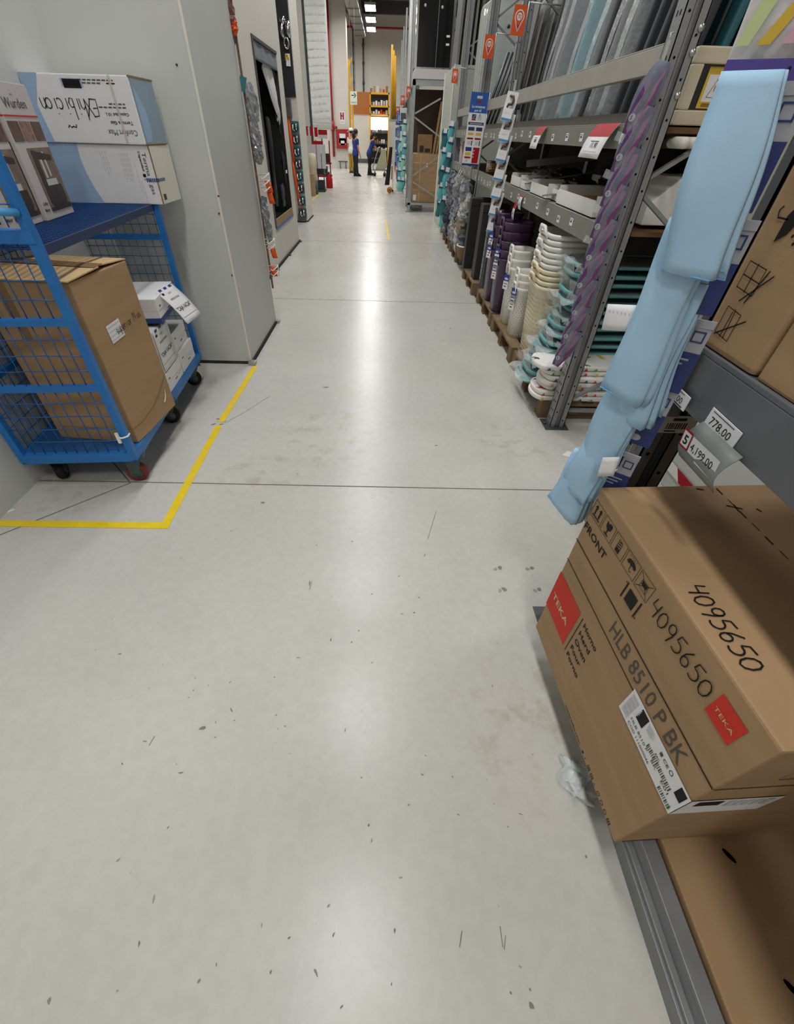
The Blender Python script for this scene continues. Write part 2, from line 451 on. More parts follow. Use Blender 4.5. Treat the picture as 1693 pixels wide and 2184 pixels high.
# partition beside the cart
o = MB().box(-1.99, -1.165, 3.58, 4.67, .025, 4.6).build('wall_partition', K['wall']); struct(o, 'pale grey partition wall jutting out behind the cart')
st = MB()
st.box(-1.176, -1.161, 3.576, 3.592, .03, 4.6); 
struct(st.build('trim_1', K['trim'], bevel=.003), 'cream corner strip of the partition')
st = MB().box(-1.172, -1.150, 3.60, 4.67, 0, .022).build('baseboard_left', K['rubber']); struct(st)
st = MB()
for yy in (3.575, 4.66): st.box(-1.185, -1.125, yy-.03, yy+.03, 0, .03)
struct(st.build('trim_2', K['galv'], bevel=.004), 'metal feet of the partition')
st = MB()
for px in ((466, 418), (467, 455), (495, 587), (377, 138)): p = aty(*px, 3.58); st.cyl((p.x, 3.584, p.z), (p.x, 3.575, p.z), .006, 10)
struct(st.build('trim_3', K['caster']), 'screws of the partition')
st = MB().box(-1.99, -1.17, 3.577, 3.582, .0, .007).build('baseboard_front', K['rubber']); struct(st)
# second partition with the tall niche
NX = -1.61
n0 = atx(536, 72, NX); n1_ = atx(588, 485, NX); n2_ = atx(625, 455, NX)
ny0, ny1, nz0, nz1 = 7.27, 8.71, .478, 2.36
w2 = MB()
w2.box(-2.5, NX, 4.9, ny0, .02, 4.6); w2.box(-2.5, NX, ny1, 9.08, .02, 4.6); w2.box(-2.5, NX, ny0, ny1, .02, nz0); w2.box(-2.5, NX, ny0, ny1, nz1, 4.6); w2.box(-2.5, -1.95, ny0, ny1, nz0, nz1)
struct(w2.build('wall_middle', K['wall2']), 'pale partition wall holding the tall black niche')
struct(MB().box(NX-.01, NX+.022, 6.4, 9.1, 0, .028).build('baseboard_middle', K['rubber']))
st = MB()
for yy in (6.9, 7.9, 9.05): st.box(NX-.01, NX+.05, yy-.03, yy+.03, 0, .02)
struct(st.build('trim_4', K['caster'], bevel=.004))
# ---------------------------------------------------------------- ceiling lamps, duct, pipes
def lamp(x, y, z, label):
    t = thing('ceiling_lamp', label, 'lamp', (x, y, z), 0, 'aisle ceiling lamps')
    MB().box(-.26, .26, -.66, .66, .012, .10).box(-.02, .02, -.4, -.36, .10, H-z).box(-.02, .02, .36, .4, .10, H-z).build('housing', K['steel_beam'], t)
    MB().rect(-.24, .24, -.64, .64, 0, Matrix.Rotation(PI, 4, 'X'), z=-.0).build('diffuser', K['lamp'], t)
    lv = MB()
    for k in range(-2, 3): lv.box(-.24, .24, k*.26-.006, k*.26+.006, -.012, .01)
    lv.box(-.262, -.24, -.66, .66, -.02, .02); lv.box(.24, .262, -.66, .66, -.02, .02)
    lv.build('louvre', K['chrome'], t)
    return t
LZ = 5.9
ys = [-2.6+2.75*k for k in range(15)]
for i, y in enumerate(ys):
    nn = len(ys)-1-i
    lab = ('bright ceiling lamp over the aisle, ' + ORD[nn] + ' counted from the far wall') if nn < 5 else 'bright ceiling lamp over the aisle above the near racks'
    if nn == 0: lab = 'bright ceiling lamp hanging closest to the far cream wall'
    lamp(-.25-.022*y, y, LZ, lab)
for y in ys[::2]: lamp(4.4, y, LZ, 'unseen ceiling lamp added for ambient light over the next aisle behind the racks')  # unseen lamp row added to supply ambient light
for y in ys[8:]: lamp(-4.6, y, LZ, 'unseen ceiling lamp added past the banner to brighten the far wall')  # unseen lamps added to brighten the far wall
d = MB().box(-1.98, -1.42, 24, 37.5, 5.75, 6.25)
for k in range(8): d.box(-2.01, -1.39, 24+k*1.8, 24.06+k*1.8, 5.72, 6.28)
o = d.build('air_duct', K['duct']); tag(o, 'grey metal air duct under the dark ceiling', 'duct')
for i, (y, z) in enumerate(((12, 6.5), (18, 6.5), (24, 6.5), (30, 6.5), (36, 6.5))):
    o = MB().box(-8.9, 9.9, y-.1, y+.1, z, H).build('beam', K['beam_dark']); o.name = 'trim_%d' % (5+i); struct(o, 'dark steel roof beam')
o = MB().cyl((-6, 38.9, 6.35), (6, 38.9, 6.35), .05).cyl((-2.4, 38.9, 6.35), (-2.4, 38.9, H-.004), .03).build('sprinkler_pipe', K['red_paint']); tag(o, 'dark red pipe crossing under the ceiling at the far wall', 'pipe')
# conduits and wall ribs on the far wall
for px, r, lab in ((752, .03, 'thin dark conduit running down the far wall beside the exit arrow sign'), (774, .045, 'thicker dark conduit running down the far wall above the brown board')):
    p = aty(px, 60, 39.3)
    m = MB().cyl((p.x, 39.33, 6.9), (p.x, 39.33, 3.2), r, 10)
    for z in (3.9, 4.8, 5.6): m.cyl((p.x, 39.33, z), (p.x, 39.33, z+.12), r*1.7, 10)
    o = m.build('wall_conduit', K['caster']); tag(o, lab, 'conduit', 'conduits on the far wall')
p = aty(786, 120, 39.3); struct(MB().box(p.x, 9.8, 39.25, 39.42, 0, H).build('trim_10', K['wall2']), 'shallow step in the far wall')
def arc(cx, cy, rx, ry, a0, a1, n=9):
    return [(cx+rx*math.cos(math.radians(a0+(a1-a0)*i/n)), cy+ry*math.sin(math.radians(a0+(a1-a0)*i/n))) for i in range(n+1)]
GL = {
 '4': [[(.12,1),(.05,.55),(.5,.5)],[(.5,.95),(.42,0)]], '0': [arc(.3,.45,.25,.45,100,470)],
 '9': [arc(.3,.7,.2,.27,20,380)+[(.48,.4),(.36,-.1)]], '5': [[(.55,1),(.18,.95),(.12,.6)]+arc(.25,.3,.27,.3,100,-130)],
 '6': [[(.4,1),(.15,.6)]+arc(.3,.25,.2,.25,170,510)], 'E': [[(.5,1),(.1,.95),(.05,.5),(.4,.52)],[(.05,.5),(.02,.02),(.55,0)]],
 'x': [[(0,1),(.5,0)],[(.5,1),(.05,0)]], 'h': [[(.1,1.2),(.06,0)],[(.07,.4),(.25,.6),(.4,.45),(.42,0)]],
 'i': [[(.15,.6),(.15,0)],[(.15,.85),(.17,.9)]], 'b': [[(.1,1.2),(.08,0),(.3,-.02),(.42,.25),(.3,.5),(.08,.45)]],
 'c': [arc(.3,.3,.22,.3,50,310)], 'o': [arc(.28,.3,.22,.3,90,450)], 'n': [[(.1,.6),(.08,0)],[(.08,.4),(.25,.6),(.4,.5),(.42,0)]],
 'P': [[(.1,1),(.06,0)],[(.1,1)]+arc(.2,.75,.25,.25,90,-90)], 'l': [[(.15,1.1),(.12,0)]], 'u': [[(.08,.6),(.1,.1),(.25,0),(.4,.15),(.4,.6),(.44,0)]],
 's': [arc(.25,.45,.15,.15,40,260)+arc(.25,.15,.17,.15,90,-130)], 'a': [arc(.25,.3,.2,.3,40,330)+[(.42,.6),(.45,0)]], ' ': [],
 'r': [[(.1,.6),(.1,0)],[(.1,.4),(.25,.6),(.38,.55)]], 'e': [[(.08,.3),(.45,.33)]+arc(.27,.3,.19,.3,10,310)], 'p': [[(.1,.6),(.05,-.4)],[(.1,.5),(.3,.6),(.42,.3),(.28,0),(.08,.1)]], 't':[[(.2,.95),(.2,0),(.4,0)],[(0,.6),(.4,.62)]],
}
def hand(mb, s, u, v, h, w, mi, M, ang=0, adv=.62, z=.0012, rot=None, jit=.0):
    x = 0; c, sn = math.cos(ang), math.sin(ang)
    for ch in s:
        for st in GL[ch]:
            pts = []
            for (a, b) in st:
                a2 = (x+a)*h; b2 = b*h; pts.append((u+a2*c-b2*sn, v+a2*sn+b2*c))
            mb.ribbon(pts, w, mi, M, z)
        x += adv + random.uniform(-jit, jit)
# ================================================================ the blue cart
CR = math.radians(4.62); CO = Vector((-1.343, 1.869, 0))
def cl(u, v, z=0): return CO + RZ(CR) @ Vector((u, v, z))
cart = thing('roll_cart', 'tall blue steel cart with wire mesh sides parked at the grey wall', 'cart', CO, CR)
W_, L_ = .60, 1.41
def sq(x0, y0, z0, x1, y1, z1, w=.032, mi=0): return MB().bar((x0, y0, z0), (x1, y1, z1), w, w, mi)
cb = K['cart_blue']
m = MB()
m.bar((-W_, .016, .198), (0, .016, .198), .032, .056).bar((-W_, L_-.016, .198), (0, L_-.016, .198), .032, .056)
m.bar((-.016, 0, .198), (-.016, L_, .198), .032, .056).bar((-W_+.016, 0, .198), (-W_+.016, L_, .198), .032, .056)
m.bar((-W_, .7, .19), (0, .7, .19), .04, .03)
m.build('base_frame', cb, cart, bevel=.003)
MB().box(-W_+.03, -.03, .03, L_-.03, .216, .226).build('deck', mat('deck_blue', '2a5f9c', .5, var=.2, vscale=8), cart)
for x, y, zt in ((-.016, .016, 1.9), (-W_+.016, .016, 1.9), (-.016, L_-.016, 1.175), (-W_+.016, L_-.016, 1.175)):
    MB().box(x-.018, x+.018, y-.018, y+.018, .18, zt).build('post', cb, cart, bevel=.003)
for z in (.598, .905, 1.222, 1.75): sq(-W_, .016, z, 0, .016, z, .03 if z < 1.2 else .045).build('rail', cb, cart, bevel=.002)
for z in (.60, 1.0): sq(-W_, L_-.016, z, 0, L_-.016, z, .03).build('rail', cb, cart, bevel=.002)
for z in (.6, 1.16): sq(-W_+.016, 0, z, -W_+.016, L_, z, .03).build('rail', cb, cart, bevel=.002)
def mesh_panel(ax, fixed, a0, a1, z0, z1, da, dz, r=.0024):
    m = MB(); k = a0+da
    P = (lambda a, z: (a, fixed, z)) if ax == 'x' else (lambda a, z: (fixed, a, z))
    while k < a1-.01: m.tube([P(k, z0), P(k, z1)], r, 5); k += da
    z = z0+dz
    while z < z1-.01:
        m.tube([P(a0+(a1-a0)*i/6, z+random.uniform(-.002, .002)) for i in range(7)], r*1.15, 5); z += dz
    m.build('wire_mesh', K['wire_blue'], cart)
for z0, z1 in ((.226, .59), (.61, .89), (.92, 1.2), (1.25, 1.72)): mesh_panel('x', .016, -W_+.03, -.03, z0, z1, .054, .073)
for z0, z1 in ((.226, .585), (.615, .985), (1.015, 1.17)): mesh_panel('x', L_-.016, -W_+.03, -.03, z0, z1, .052, .055, .002)
for z0, z1 in ((.226, .585), (.615, 1.15)): mesh_panel('y', -W_+.016, .03, L_-.03, z0, z1, .052, .07, .002)
# shelf of expanded metal
SZ = 1.18
sh = MB()
sh.bar((-.03, .03, SZ-.016), (-.03, L_-.03, SZ-.016), .012, .034).bar((-W_+.03, .03, SZ-.016), (-W_+.03, L_-.03, SZ-.016), .012, .034)
sh.build('shelf_edge', mat('shelf_navy', '26365c', .5), cart)
sh = MB()
for i in range(46):
    y = .03+i*(L_-.06)/45; sh.box(-W_+.03, -.03, y-.0028, y+.0028, SZ-.006, SZ)
for i in range(16):
    x = -W_+.03+i*(W_-.06)/15; sh.box(x-.0025, x+.0025, .03, L_-.03, SZ-.008, SZ-.002)
sh.build('mesh_shelf', mat('shelf_blue', '27508c', .45, metal=.3), cart)
MB().tube([(-.55, -.005, 1.33), (-.52, -.06, 1.325), (-.2, -.075, 1.315), (-.06, -.06, 1.31), (-.016, -.002, 1.30)], .013, 10).build('handle', mat('handle_blue', '4f9fd0', .4, var=.1), cart)
m = MB().tube([(-.05, -.004, .335), (-.02, -.014, .33), (0.006, 0, .332), (.004, .03, .33), (-.03, .036, .33)], .0045, 6).box(-.045, -.03, -.016, -.006, .30, .36)
m.build('cable_tie', K['white'], cart)
for x, y, a, br in ((-.045, .07, .25, 0), (-W_+.10, .09, -1.2, 1), (-.05, .72, .3, 0), (-W_+.06, .72, .2, 0), (-.05, L_-.10, .5, 0), (-W_+.06, L_-.10, .4, 0)):
    Mx = T(x, y, 0) @ RZ(a)
    c = MB().box(-.05, .05, -.04, .04, .156, .17, 0, Mx)
    c.add([], [])
    for s_ in (-1, 1):
        c.prism([(-.035, .05), (.0, .052), (.045, .158), (-.04, .158)], s_*.028-.002, s_*.028+.002, 0, Mx @ T(-.015, 0, 0) @ Matrix(((1,0,0,0),(0,0,1,0),(0,1,0,0),(0,0,0,1))))
    if br:
        c.prism([(.0, .09), (-.13, .115), (-.14, .10), (-.09, .07), (-.02, .06)], -.03, .03, 0, Mx @ Matrix(((1,0,0,0),(0,0,1,0),(0,1,0,0),(0,0,0,1))))
    co = c.build('caster', K['caster'], cart)
    wv = MB()
    wm = Mx @ T(-.02, 0, .058) @ RX(PI/2)
    wv.lathe([(.02, -.022), (.05, -.022), (.057, -.014), (.058, 0), (.057, .014), (.05, .022), (.02, .022)], 20, 0, wm)
    wv.build('wheel', K['wheel_red'] if (x > -.1 and y < .2) else K['rubber'], co)
    hb = MB().lathe([(.0, -.031), (.026, -.03), (.03, -.024), (.03, .024), (.026, .03), (0, .031)], 12, 0, wm); hb.build('hub', K['caster'], co)
m = MB().tube([(-.45, .0, .86), (-.43, -.008, .85), (-.425, -.01, .81), (-.42, -.008, .80)], .006, 6); m.build('hook', K['wire_blue'], cart)
# ---- big carton inside
def flat_box(name, label, cat, org, rz, dx, dy, dz, m_, group=None, bevel=.004):
    t = thing(name, label, cat, org, rz, group)
    MB().box(0, dx, 0, dy, 0, dz).build('carton_body', m_, t, bevel=bevel)
    return t
Bx, By, Bz = .455, .44, .81
BR = -.09; p = Vector((-1.360, 1.968, .2275))+RZ(BR) @ Vector((-Bx, 0, 0))
bc = thing('cardboard_box', 'tall brown cardboard box with an open lid inside the blue cart', 'box', p, BR)
MB().box(0, Bx, 0, By, 0, Bz).build('carton_body', K['carton'], bc, bevel=.006)
m = MB()
m.add([(-.004,-.01,Bz+.003),(Bx+.006,-.012,Bz+.004),(Bx+.004,By*.5,Bz+.014),(-.004,By*.5,Bz+.02),(-.004,-.01,Bz+.008),(Bx+.006,-.012,Bz+.009),(Bx+.004,By*.5,Bz+.019),(-.004,By*.5,Bz+.025)], [(0,3,2,1),(4,5,6,7),(0,1,5,4),(1,2,6,5),(2,3,7,6),(3,0,4,7)])
m.build('lid_flap', K['carton_pale'], bc)
m = MB()
m.add([(0,By+.003,Bz+.003),(Bx,By+.003,Bz+.003),(Bx-.01,By*.52,Bz+.016),(0,By*.52,Bz+.022),(0,By+.003,Bz+.008),(Bx,By+.003,Bz+.008),(Bx-.01,By*.52,Bz+.021),(0,By*.52,Bz+.027)], [(0,1,2,3),(4,7,6,5),(0,4,5,1),(1,5,6,2),(2,6,7,3),(3,7,4,0)])
m.build('lid_flap', K['carton_pale'], bc)
m = MB().add([(.0,By*.43,Bz+.027),(Bx+.002,By*.43,Bz+.020),(Bx-.004,By*.60,Bz+.021),(.0,By*.60,Bz+.0275)], [(0,1,2,3)]); m.build('packing_tape', mat('tape_brown', '8a6b47', .3, spec=.5), bc, solid=.001)
m = MB().rect(.10, .15, .55, Bz-.002, 0, frame((0,-.0022,0),(1,0,0),(0,0,1))); m.build('packing_tape', K['tape_brown'] if 'tape_brown' in K else bpy.data.materials['tape_brown'], bc)
FX = frame((Bx+.0015, 0, 0), (0, 1, 0), (0, 0, 1))
m = MB().rect(.145, .255, .50, .585, 0, FX @ Matrix.Rotation(.06, 4, 'Z'), .0006)
for k in range(4): m.rect(.15, .25, .57-k*.02, .574-k*.02, 1, FX @ Matrix.Rotation(.06, 4, 'Z'), .0012)
m.build('shipping_label', [K['paper'], K['paper_grey']], bc)
m = MB(); hand(m, 'superior Plus', .17, .535, .036, .0032, 0, FX, .08, .5, .0024); m.build('handwriting', K['ink'], bc)
m = MB().poly([(.33,.075),(.36,.10),(.385,.14),(.375,.10),(.35,.07)], 0, FX, .001); m.build('torn_patch', K['paper'], bc)
m = MB().ribbon([(0,.085),(.1,.08),(.22,.10),(.3,.13),(.44,.21)], .004, 0, FX, .001); m.ribbon([(-Bx+.02,.075),(-.2,.08),(0,.085)], .003, 0, frame((Bx,-.0016,0),(1,0,0),(0,0,1)), 0); m.build('crease', K['carton_dark'], bc)
# ---- white paper boxes
def paper_box(u, v, z, dx, dy, dz, label, rz=0, notice=None, mm='paper', plus=True):
    p = cl(u-dx, v, z); t = thing('paper_box', label, 'box', p, CR+rz, 'white paper boxes in the cart')
    MB().box(0, dx, 0, dy, 0, dz*.55).build('carton_body', K[mm], t, bevel=.003)
    MB().box(-.002, dx+.002, -.002, dy+.002, dz*.5, dz).build('lid', K[mm], t, bevel=.004)
    Mf = frame((dx+.0026, 0, 0), (0, 1, 0), (0, 0, 1))
    pr = MB().rect(.03, .06, dz*.62, dz*.68, 0, Mf).rect(dy*.45, dy*.62, dz*.25, dz*.30, 0, Mf, -.0015).ribbon([(dy*.6, dz*.48), (dy*.72, dz*.3), (dy-.01, dz*.46)], .0016, 0, Mf, -.001)
    pr.build('printed_marks', K['inkgrey'], t)
    return t
b1 = paper_box(-.012, .70, .227, .24, .30, .125, 'cream paper box lying on the cart deck next to the tall carton', mm='paper')
b2 = paper_box(-.012, 1.02, .227, .24, .30, .14, 'white paper box on the cart deck at the far mesh end')
b3 = paper_box(-.022, 1.01, .368, .24, .30, .13, 'white paper box stacked on the box at the far mesh end', .03)
b4 = paper_box(-.016, .70, .353, .24, .295, .26, 'white paper box with a notice reading caja vacia, pressed against the tall carton')
b5 = paper_box(.03, .80, .635, .30, .40, .14, 'topmost white paper box in the cart with a notice sheet hanging over its edge', .06)
def notice(t, Mn, w, h, curl=0, rot=0):
    m = MB()
    fn = lambda a, b: ((a-.5)*w, (b-1)*h, curl*math.sin(b*PI)*.5+.004)
    m.grid(fn, 4, 8, 0, Mn); m.build('taped_notice', K['paper'], t, solid=.0008)
    q = MB()
    def zt(v): return curl*math.sin((v/h+1)*PI)*.5+.0052
    for s_, sz, v, ww in (('NO', .02, -.20*h, .16*w), ('INVENTARIAR', .02, -.36*h, .52*w), ('"CAJA VACIA"', .036, -.66*h, .84*w)):
        q.text(s_, sz, 0, v, 0, Mn @ T(0, 0, zt(v+.01)), 0, width=ww, mid=True, bold=(ww > .7*w))
    q.rect(-.45*w, .45*w, -.84*h, -.833*h, 0, Mn, zt(-.84*h)); q.rect(-.4*w, -.28*w, -.16*h, -.10*h, 0, Mn, zt(-.13*h))
    for k in (-1, 0, 1): q.rect(k*.3*w-.08*w, k*.3*w+.08*w, -.05*h, .012*h, 1, Mn, zt(-.02*h)+.001)
    q.build('printed_text', [K['ink'], K['blue_ink']], t)
notice(b4, frame((.2425, .145, .258), (0, 1, 0), (0, 0, 1)), .25, .25)
notice(b5, frame((.302, .21, .146), (.25, .97, 0), (-.62, .16, .77)), .20, .235, .02)
MB().box(.0, .301, -.0008, .401, .0, .03).build('blue_base_band', K['blue_ink'], b5)
# ---- two heater boxes on the shelf
def heater(z, label, print_fn, yoff=0, rz=0):
    dx, dy, dz = .585, .30, .282
    t = thing('water_heater_box', label, 'box', (-1.985, 3.215+yoff, z), rz, 'heater boxes on the cart')
    MB().box(0, dx, 0, dy, 0, dz).build('carton_body', K['paper'], t, bevel=.005)
    print_fn(t, frame((0, -.0012, 0), (1, 0, 0), (0, 0, 1)), frame((dx+.0012, 0, 0), (0, 1, 0), (0, 0, 1)), dx, dy, dz)
    return t
def pr_up(t, A_, E_, dx, dy, dz):
    m = MB()
    # sky-blue wash at the far end of the face, upside-down print
    m.poly([(0, 0), (.06, 0), (.05, .08), (.04, .16), (.10, dz), (0, dz)], 1, A_, .0004)
    m.rect(.215, .33, dz-.05, dz-.018, 1, A_, .0005); m.rect(.225, .32, dz-.055, dz-.02, 0, A_, .001)
    for s_, sz, u, v, ww, b in (('Confort Max', .036, .555, .062, .165, False), ('Terma a Gas', .02, .545, .098, .125, True), ('Capacidad 10 L', .018, .535, .132, .13, True)):
        m.text(s_, sz, u, v, 2 if not b else 0, A_, .0012, b, PI, ww)
    for (u, v, w_, c_) in ((.38, .152, .15, 2), (.44, .166, .09, 2), (.46, dz-.036, .05, 0), (.31, dz-.024, .19, 2), (.33, dz-.036, .10, 2)):
        k_ = 0
        while k_ < w_: m.rect(u+k_, u+min(k_+.02, w_), v, v+.005, c_, A_, .001); k_ += .026
    m.ribbon([(.17, .066), (.18, .076), (.19, .066), (.2, .072), (.215, .067), (.22, .08)], .005, 0, A_, .001)
    hand(m, 'Exhibicion', .375, .186, .072, .0045, 0, A_, PI, .43, .0014)
    m.build('printed_graphics', [K['ink'], K['skyprint'], K['inkgrey']], t)
    MB().rect(.475, .489, 0, dz, 0, A_, .0018).build('clear_tape', mat('tape_clear', 'd9d4c4', .2, alpha=.6), t)
    m = MB().rect(.006, dy-.006, .004, dz-.004, 0, E_, .0006).poly([(.02, .01), (.09, .015), (.12, .06), (.11, .14), (.06, .21), (.02, .25)], 1, E_, .0012)
    m.build('end_panel', [K['bluegrey'], K['skyprint']], t)
    MB().box(dx-.004, dx+.003, .0, dy, dz-.006, dz+.002).box(dx-.004, dx+.003, 0, dy, -.001, .004).build('worn_edge', K['carton_dark'], t)
def pr_lo(t, A_, E_, dx, dy, dz):
    m = MB()
    m.poly([(0, 0), (.22, 0), (.19, .07), (.17, .15), (.165, .22), (.175, dz), (0, dz)], 1, A_, .0004)
    m.text('Terma a gas', .034, .535, .25, 2, A_, .001, False, -PI/2, .20)
    m.text('Capacidad', .018, .515, .255, 0, A_, .001, True, -PI/2, .09)
    m.rect(.508, .526, .135, .15, 0, A_, .001); m.text('L', .016, .51, .125, 0, A_, .001, False, -PI/2, .008)
    for k, (u, a, b) in enumerate(((.29, .16, .25), (.305, .14, .255), (.32, .18, .255), (.40, .12, .25), (.412, .14, .25), (.424, .11, .252), (.436, .13, .25), (.448, .15, .25), (.475, .06, .2), (.49, .02, .12))):
        v = b
        while v > a:
            m.rect(u, u+.0035, v-.02, v-.004, 3, A_, .001); v -= .024
    m.build('printed_graphics', [K['ink'], K['skyprint'], K['inkgrey'], K['paper_grey']], t)
    q = MB()
    for k in range(7): q.rect(.523+k*.011, .531+k*.011, .112, .13, 0, A_, .0022)
    for k in range(9): q.rect(k*.013, k*.013+.009, .112, .128, 0, E_, .001)
    q.build('security_tape', K['blue_ink'], t)
    MB().rect(.004, dy-.004, .003, dz-.003, 0, E_, .0004).rect(.03, .07, .02, .05, 1, E_, .001).build('end_panel', [K['trim'], K['inkgrey']], t)
    MB().box(dx-.003, dx+.0025, -.002, .004, 0, dz).build('worn_edge', K['carton_dark'], t)
heater(1.181, 'white and blue gas heater box resting directly on the cart shelf', pr_lo)
heater(1.465, 'upside-down white and blue heater box with handwriting, on top of the other heater box', pr_up, -.012, -.01)
# ---- coffee maker boxes
def coffee(v, label):
    p = cl(-.30-.22, v, SZ+.001); t = thing('coffee_maker_box', label, 'box', p, CR+math.radians(3), 'coffee maker boxes')
    dx, dy, dz = .22, .31, .50
    MB().box(0, dx, 0, dy, 0, dz).build('carton_body', mat('cbx', 'c9c3c3', .45, var=.04), t, bevel=.003)
    A_ = frame((dx+.0012, 0, 0), (0, 1, 0), (0, 0, 1)); m = MB()
    m.text('Wurden', .05, .04, .415, 0, A_, .001, False, 0, .2); m.rect(.128, .133, .457, .463, 0, A_, .001); m.rect(.14, .145, .457, .463, 0, A_, .001)
    m.rect(0, dy, .385, .391, 1, A_, .001)
    for k in range(3): m.rect(.005+k*.103, .098+k*.103, .30, .37, 2+k % 2, A_, .001)
    # picture of the machine
    m.rect(.075, dy-.004, .03, .275, 6, A_, .0006)
    m.poly([(.11, .05), (.17, .04), (.26, .04), (.285, .07), (.28, .13), (.12, .13)], 4, A_, .001)
    m.rect(.13, .25, .13, .155, 5, A_, .0012); m.rect(.10, .14, .06, .265, 4, A_, .0014); m.rect(.155, .175, .16, .26, 5, A_, .0014); m.rect(.20, .215, .165, .26, 5, A_, .0014)
    m.poly([(.1, .235), (.28, .225), (.285, .245), (.1, .268)], 4, A_, .0016); m.rect(.20, .27, .05, .12, 4, A_, .0018)
    m.poly([(.08, .03), (.3, .03), (.3, .05), (.08, .045)], 4, A_, .002)
    m.text('Coffee', .02, .01, .06, 4, A_, .001, True, 0, .05); m.text('Maker', .02, .01, .035, 4, A_, .001, True, 0, .05)
    m.build('printed_graphics', [K['inkgrey'], K['red_ink'], K['photo_brown'], mat('photo_rose', '9a7468', .5, var=.6, vscale=60), K['photo_dark'], K['paper_grey'], mat('photo_bg', '7f6d60', .5, var=.3, vscale=14)], t)
    Bf = frame((0, -.0012, 0), (1, 0, 0), (0, 0, 1))
    q = MB().text('Wurden', .04, .03, .42, 0, Bf, 0, False, 0, .15).rect(0, dx, .385, .391, 1, Bf).rect(.02, .2, .03, .3, 2, Bf); q.build('printed_graphics', [K['inkgrey'], K['red_ink'], K['photo_dark']], t)
coffee(.66, 'coffee maker box nearer the white heater boxes on the cart shelf')
coffee(.335, 'coffee maker box nearer the round blue handle on the cart shelf')
# ================================================================ near rack
def upright(name, parent, x, y, z1, face=-1, w=.10, d=.09, mi='steel', holes=True, zmin=0):
    # open C-section post with perforations on the faces turned to the aisle and to the camera
    m = MB(); t = .004
    m.box(x, x+t, y, y+d, zmin, z1).box(x+w-t, x+w, y, y+d, zmin, z1)
    m.box(x, x+w*.36, y, y+t, zmin, z1).box(x+w*.64, x+w, y, y+t, zmin, z1).box(x+w*.34, x+w*.66, y+.018, y+.018+t, zmin, z1)
    m.box(x+w*.34, x+w*.36, y, y+.02, zmin, z1).box(x+w*.64, x+w*.66, y, y+.02, zmin, z1)
    m.box(x, x+w, y+d-t, y+d, zmin, z1)
    o = m.build('upright', K[mi], parent)
    if holes:
        h = MB(); z = zmin+.06; k = 0
        while z < min(z1, 3.2):
            h.cyl((x+w*(.2 if k % 2 else .8), y-.0012, z), (x+w*(.2 if k % 2 else .8), y+.001, z), .005, 8)
            if k % 2 or z < .5:
                for fy in (.35, .65): h.box(x-.0012, x+.001, y+d*fy-.003, y+d*fy+.003, z-.008, z+.008)
            z += .065; k += 1
        h.build('slots', K['hole'], o)
    b = MB().box(x-.035, x+w+.03, y-.03, y+d+.03, 0, .006)
    for sx in (-.02, w+.015): b.cyl((x+sx, y+d/2, .006), (x+sx, y+d/2, .02), .009, 6)
    if zmin == 0: b.build('foot_plate', K['steel_dark'], parent)
    return o
nr = thing('pallet_rack', 'dark steel rack in the foreground carrying the big printed cardboard oven box', 'rack', (0, 0, 0), 0, 'steel racks along the aisle')
upright('upright', nr, .715, .955, 2.6, mi='steel_dark'); upright('upright', nr, 1.60, .955, 2.6, mi='steel_dark', holes=False)
upright('upright', nr, .715, -1.85, 2.6, mi='steel_dark', holes=False)
m = MB()
for z0, z1, a, b in ((.15, .75, 0, 1), (.75, 1.35, 1, 0), (1.35, 1.95, 0, 1), (1.95, 2.55, 1, 0)): m.bar((.80 if a == 0 else 1.6, 1.0, z0), (1.6 if a == 0 else .8, 1.0, z1), .03, .02)
m.build('brace', K['steel_dark'], nr)
def beam(parent, x, y0, y1, z0, z1, mt, lip=.012):
    m = MB().box(x, x+.045, y0, y1, z0, z1)
    m.box(x, x+.06, y0, y1, z1, z1+lip) if lip else None
    return m.build('beam', K[mt], parent, bevel=.0025)
mk('beam_grey', '6c6e73', .42, metal=.25, var=.10, vscale=6)
b = beam(nr, .698, -1.8, .957, 1.088, 1.205, 'beam_grey')
for zz in (): pass
MB().box(.78, 1.68, -1.85, -1.83, .0, 2.5).build('end_panel', K['steel_dark'], nr)  # unseen sheet added to block light entering the rack from behind
m = MB().box(.690, .720, .90, .957, 1.05, 1.21); m.build('beam_connector', K['steel_dark'], nr, bevel=.003)
m = MB().box(.705, .72, -1.8, .955, 0, .055).box(.712, .74, -1.8, .955, .055, .07).box(.728, .76, -1.8, .955, 0, .128).box(.724, .766, -1.8, .955, .120, .13)
m.build('base_beam', mat('kerb_grey', '86888a', .45, metal=.25, var=.15, vscale=10), nr, bevel=.002)
MB().box(.74, 1.65, -1.8, .955, 1.19, 1.215).build('shelf_board', K['wood'], nr)
MB().box(.77, 1.66, -1.8, .94, .075, .10).build('base_board', K['wood_dark'], nr)
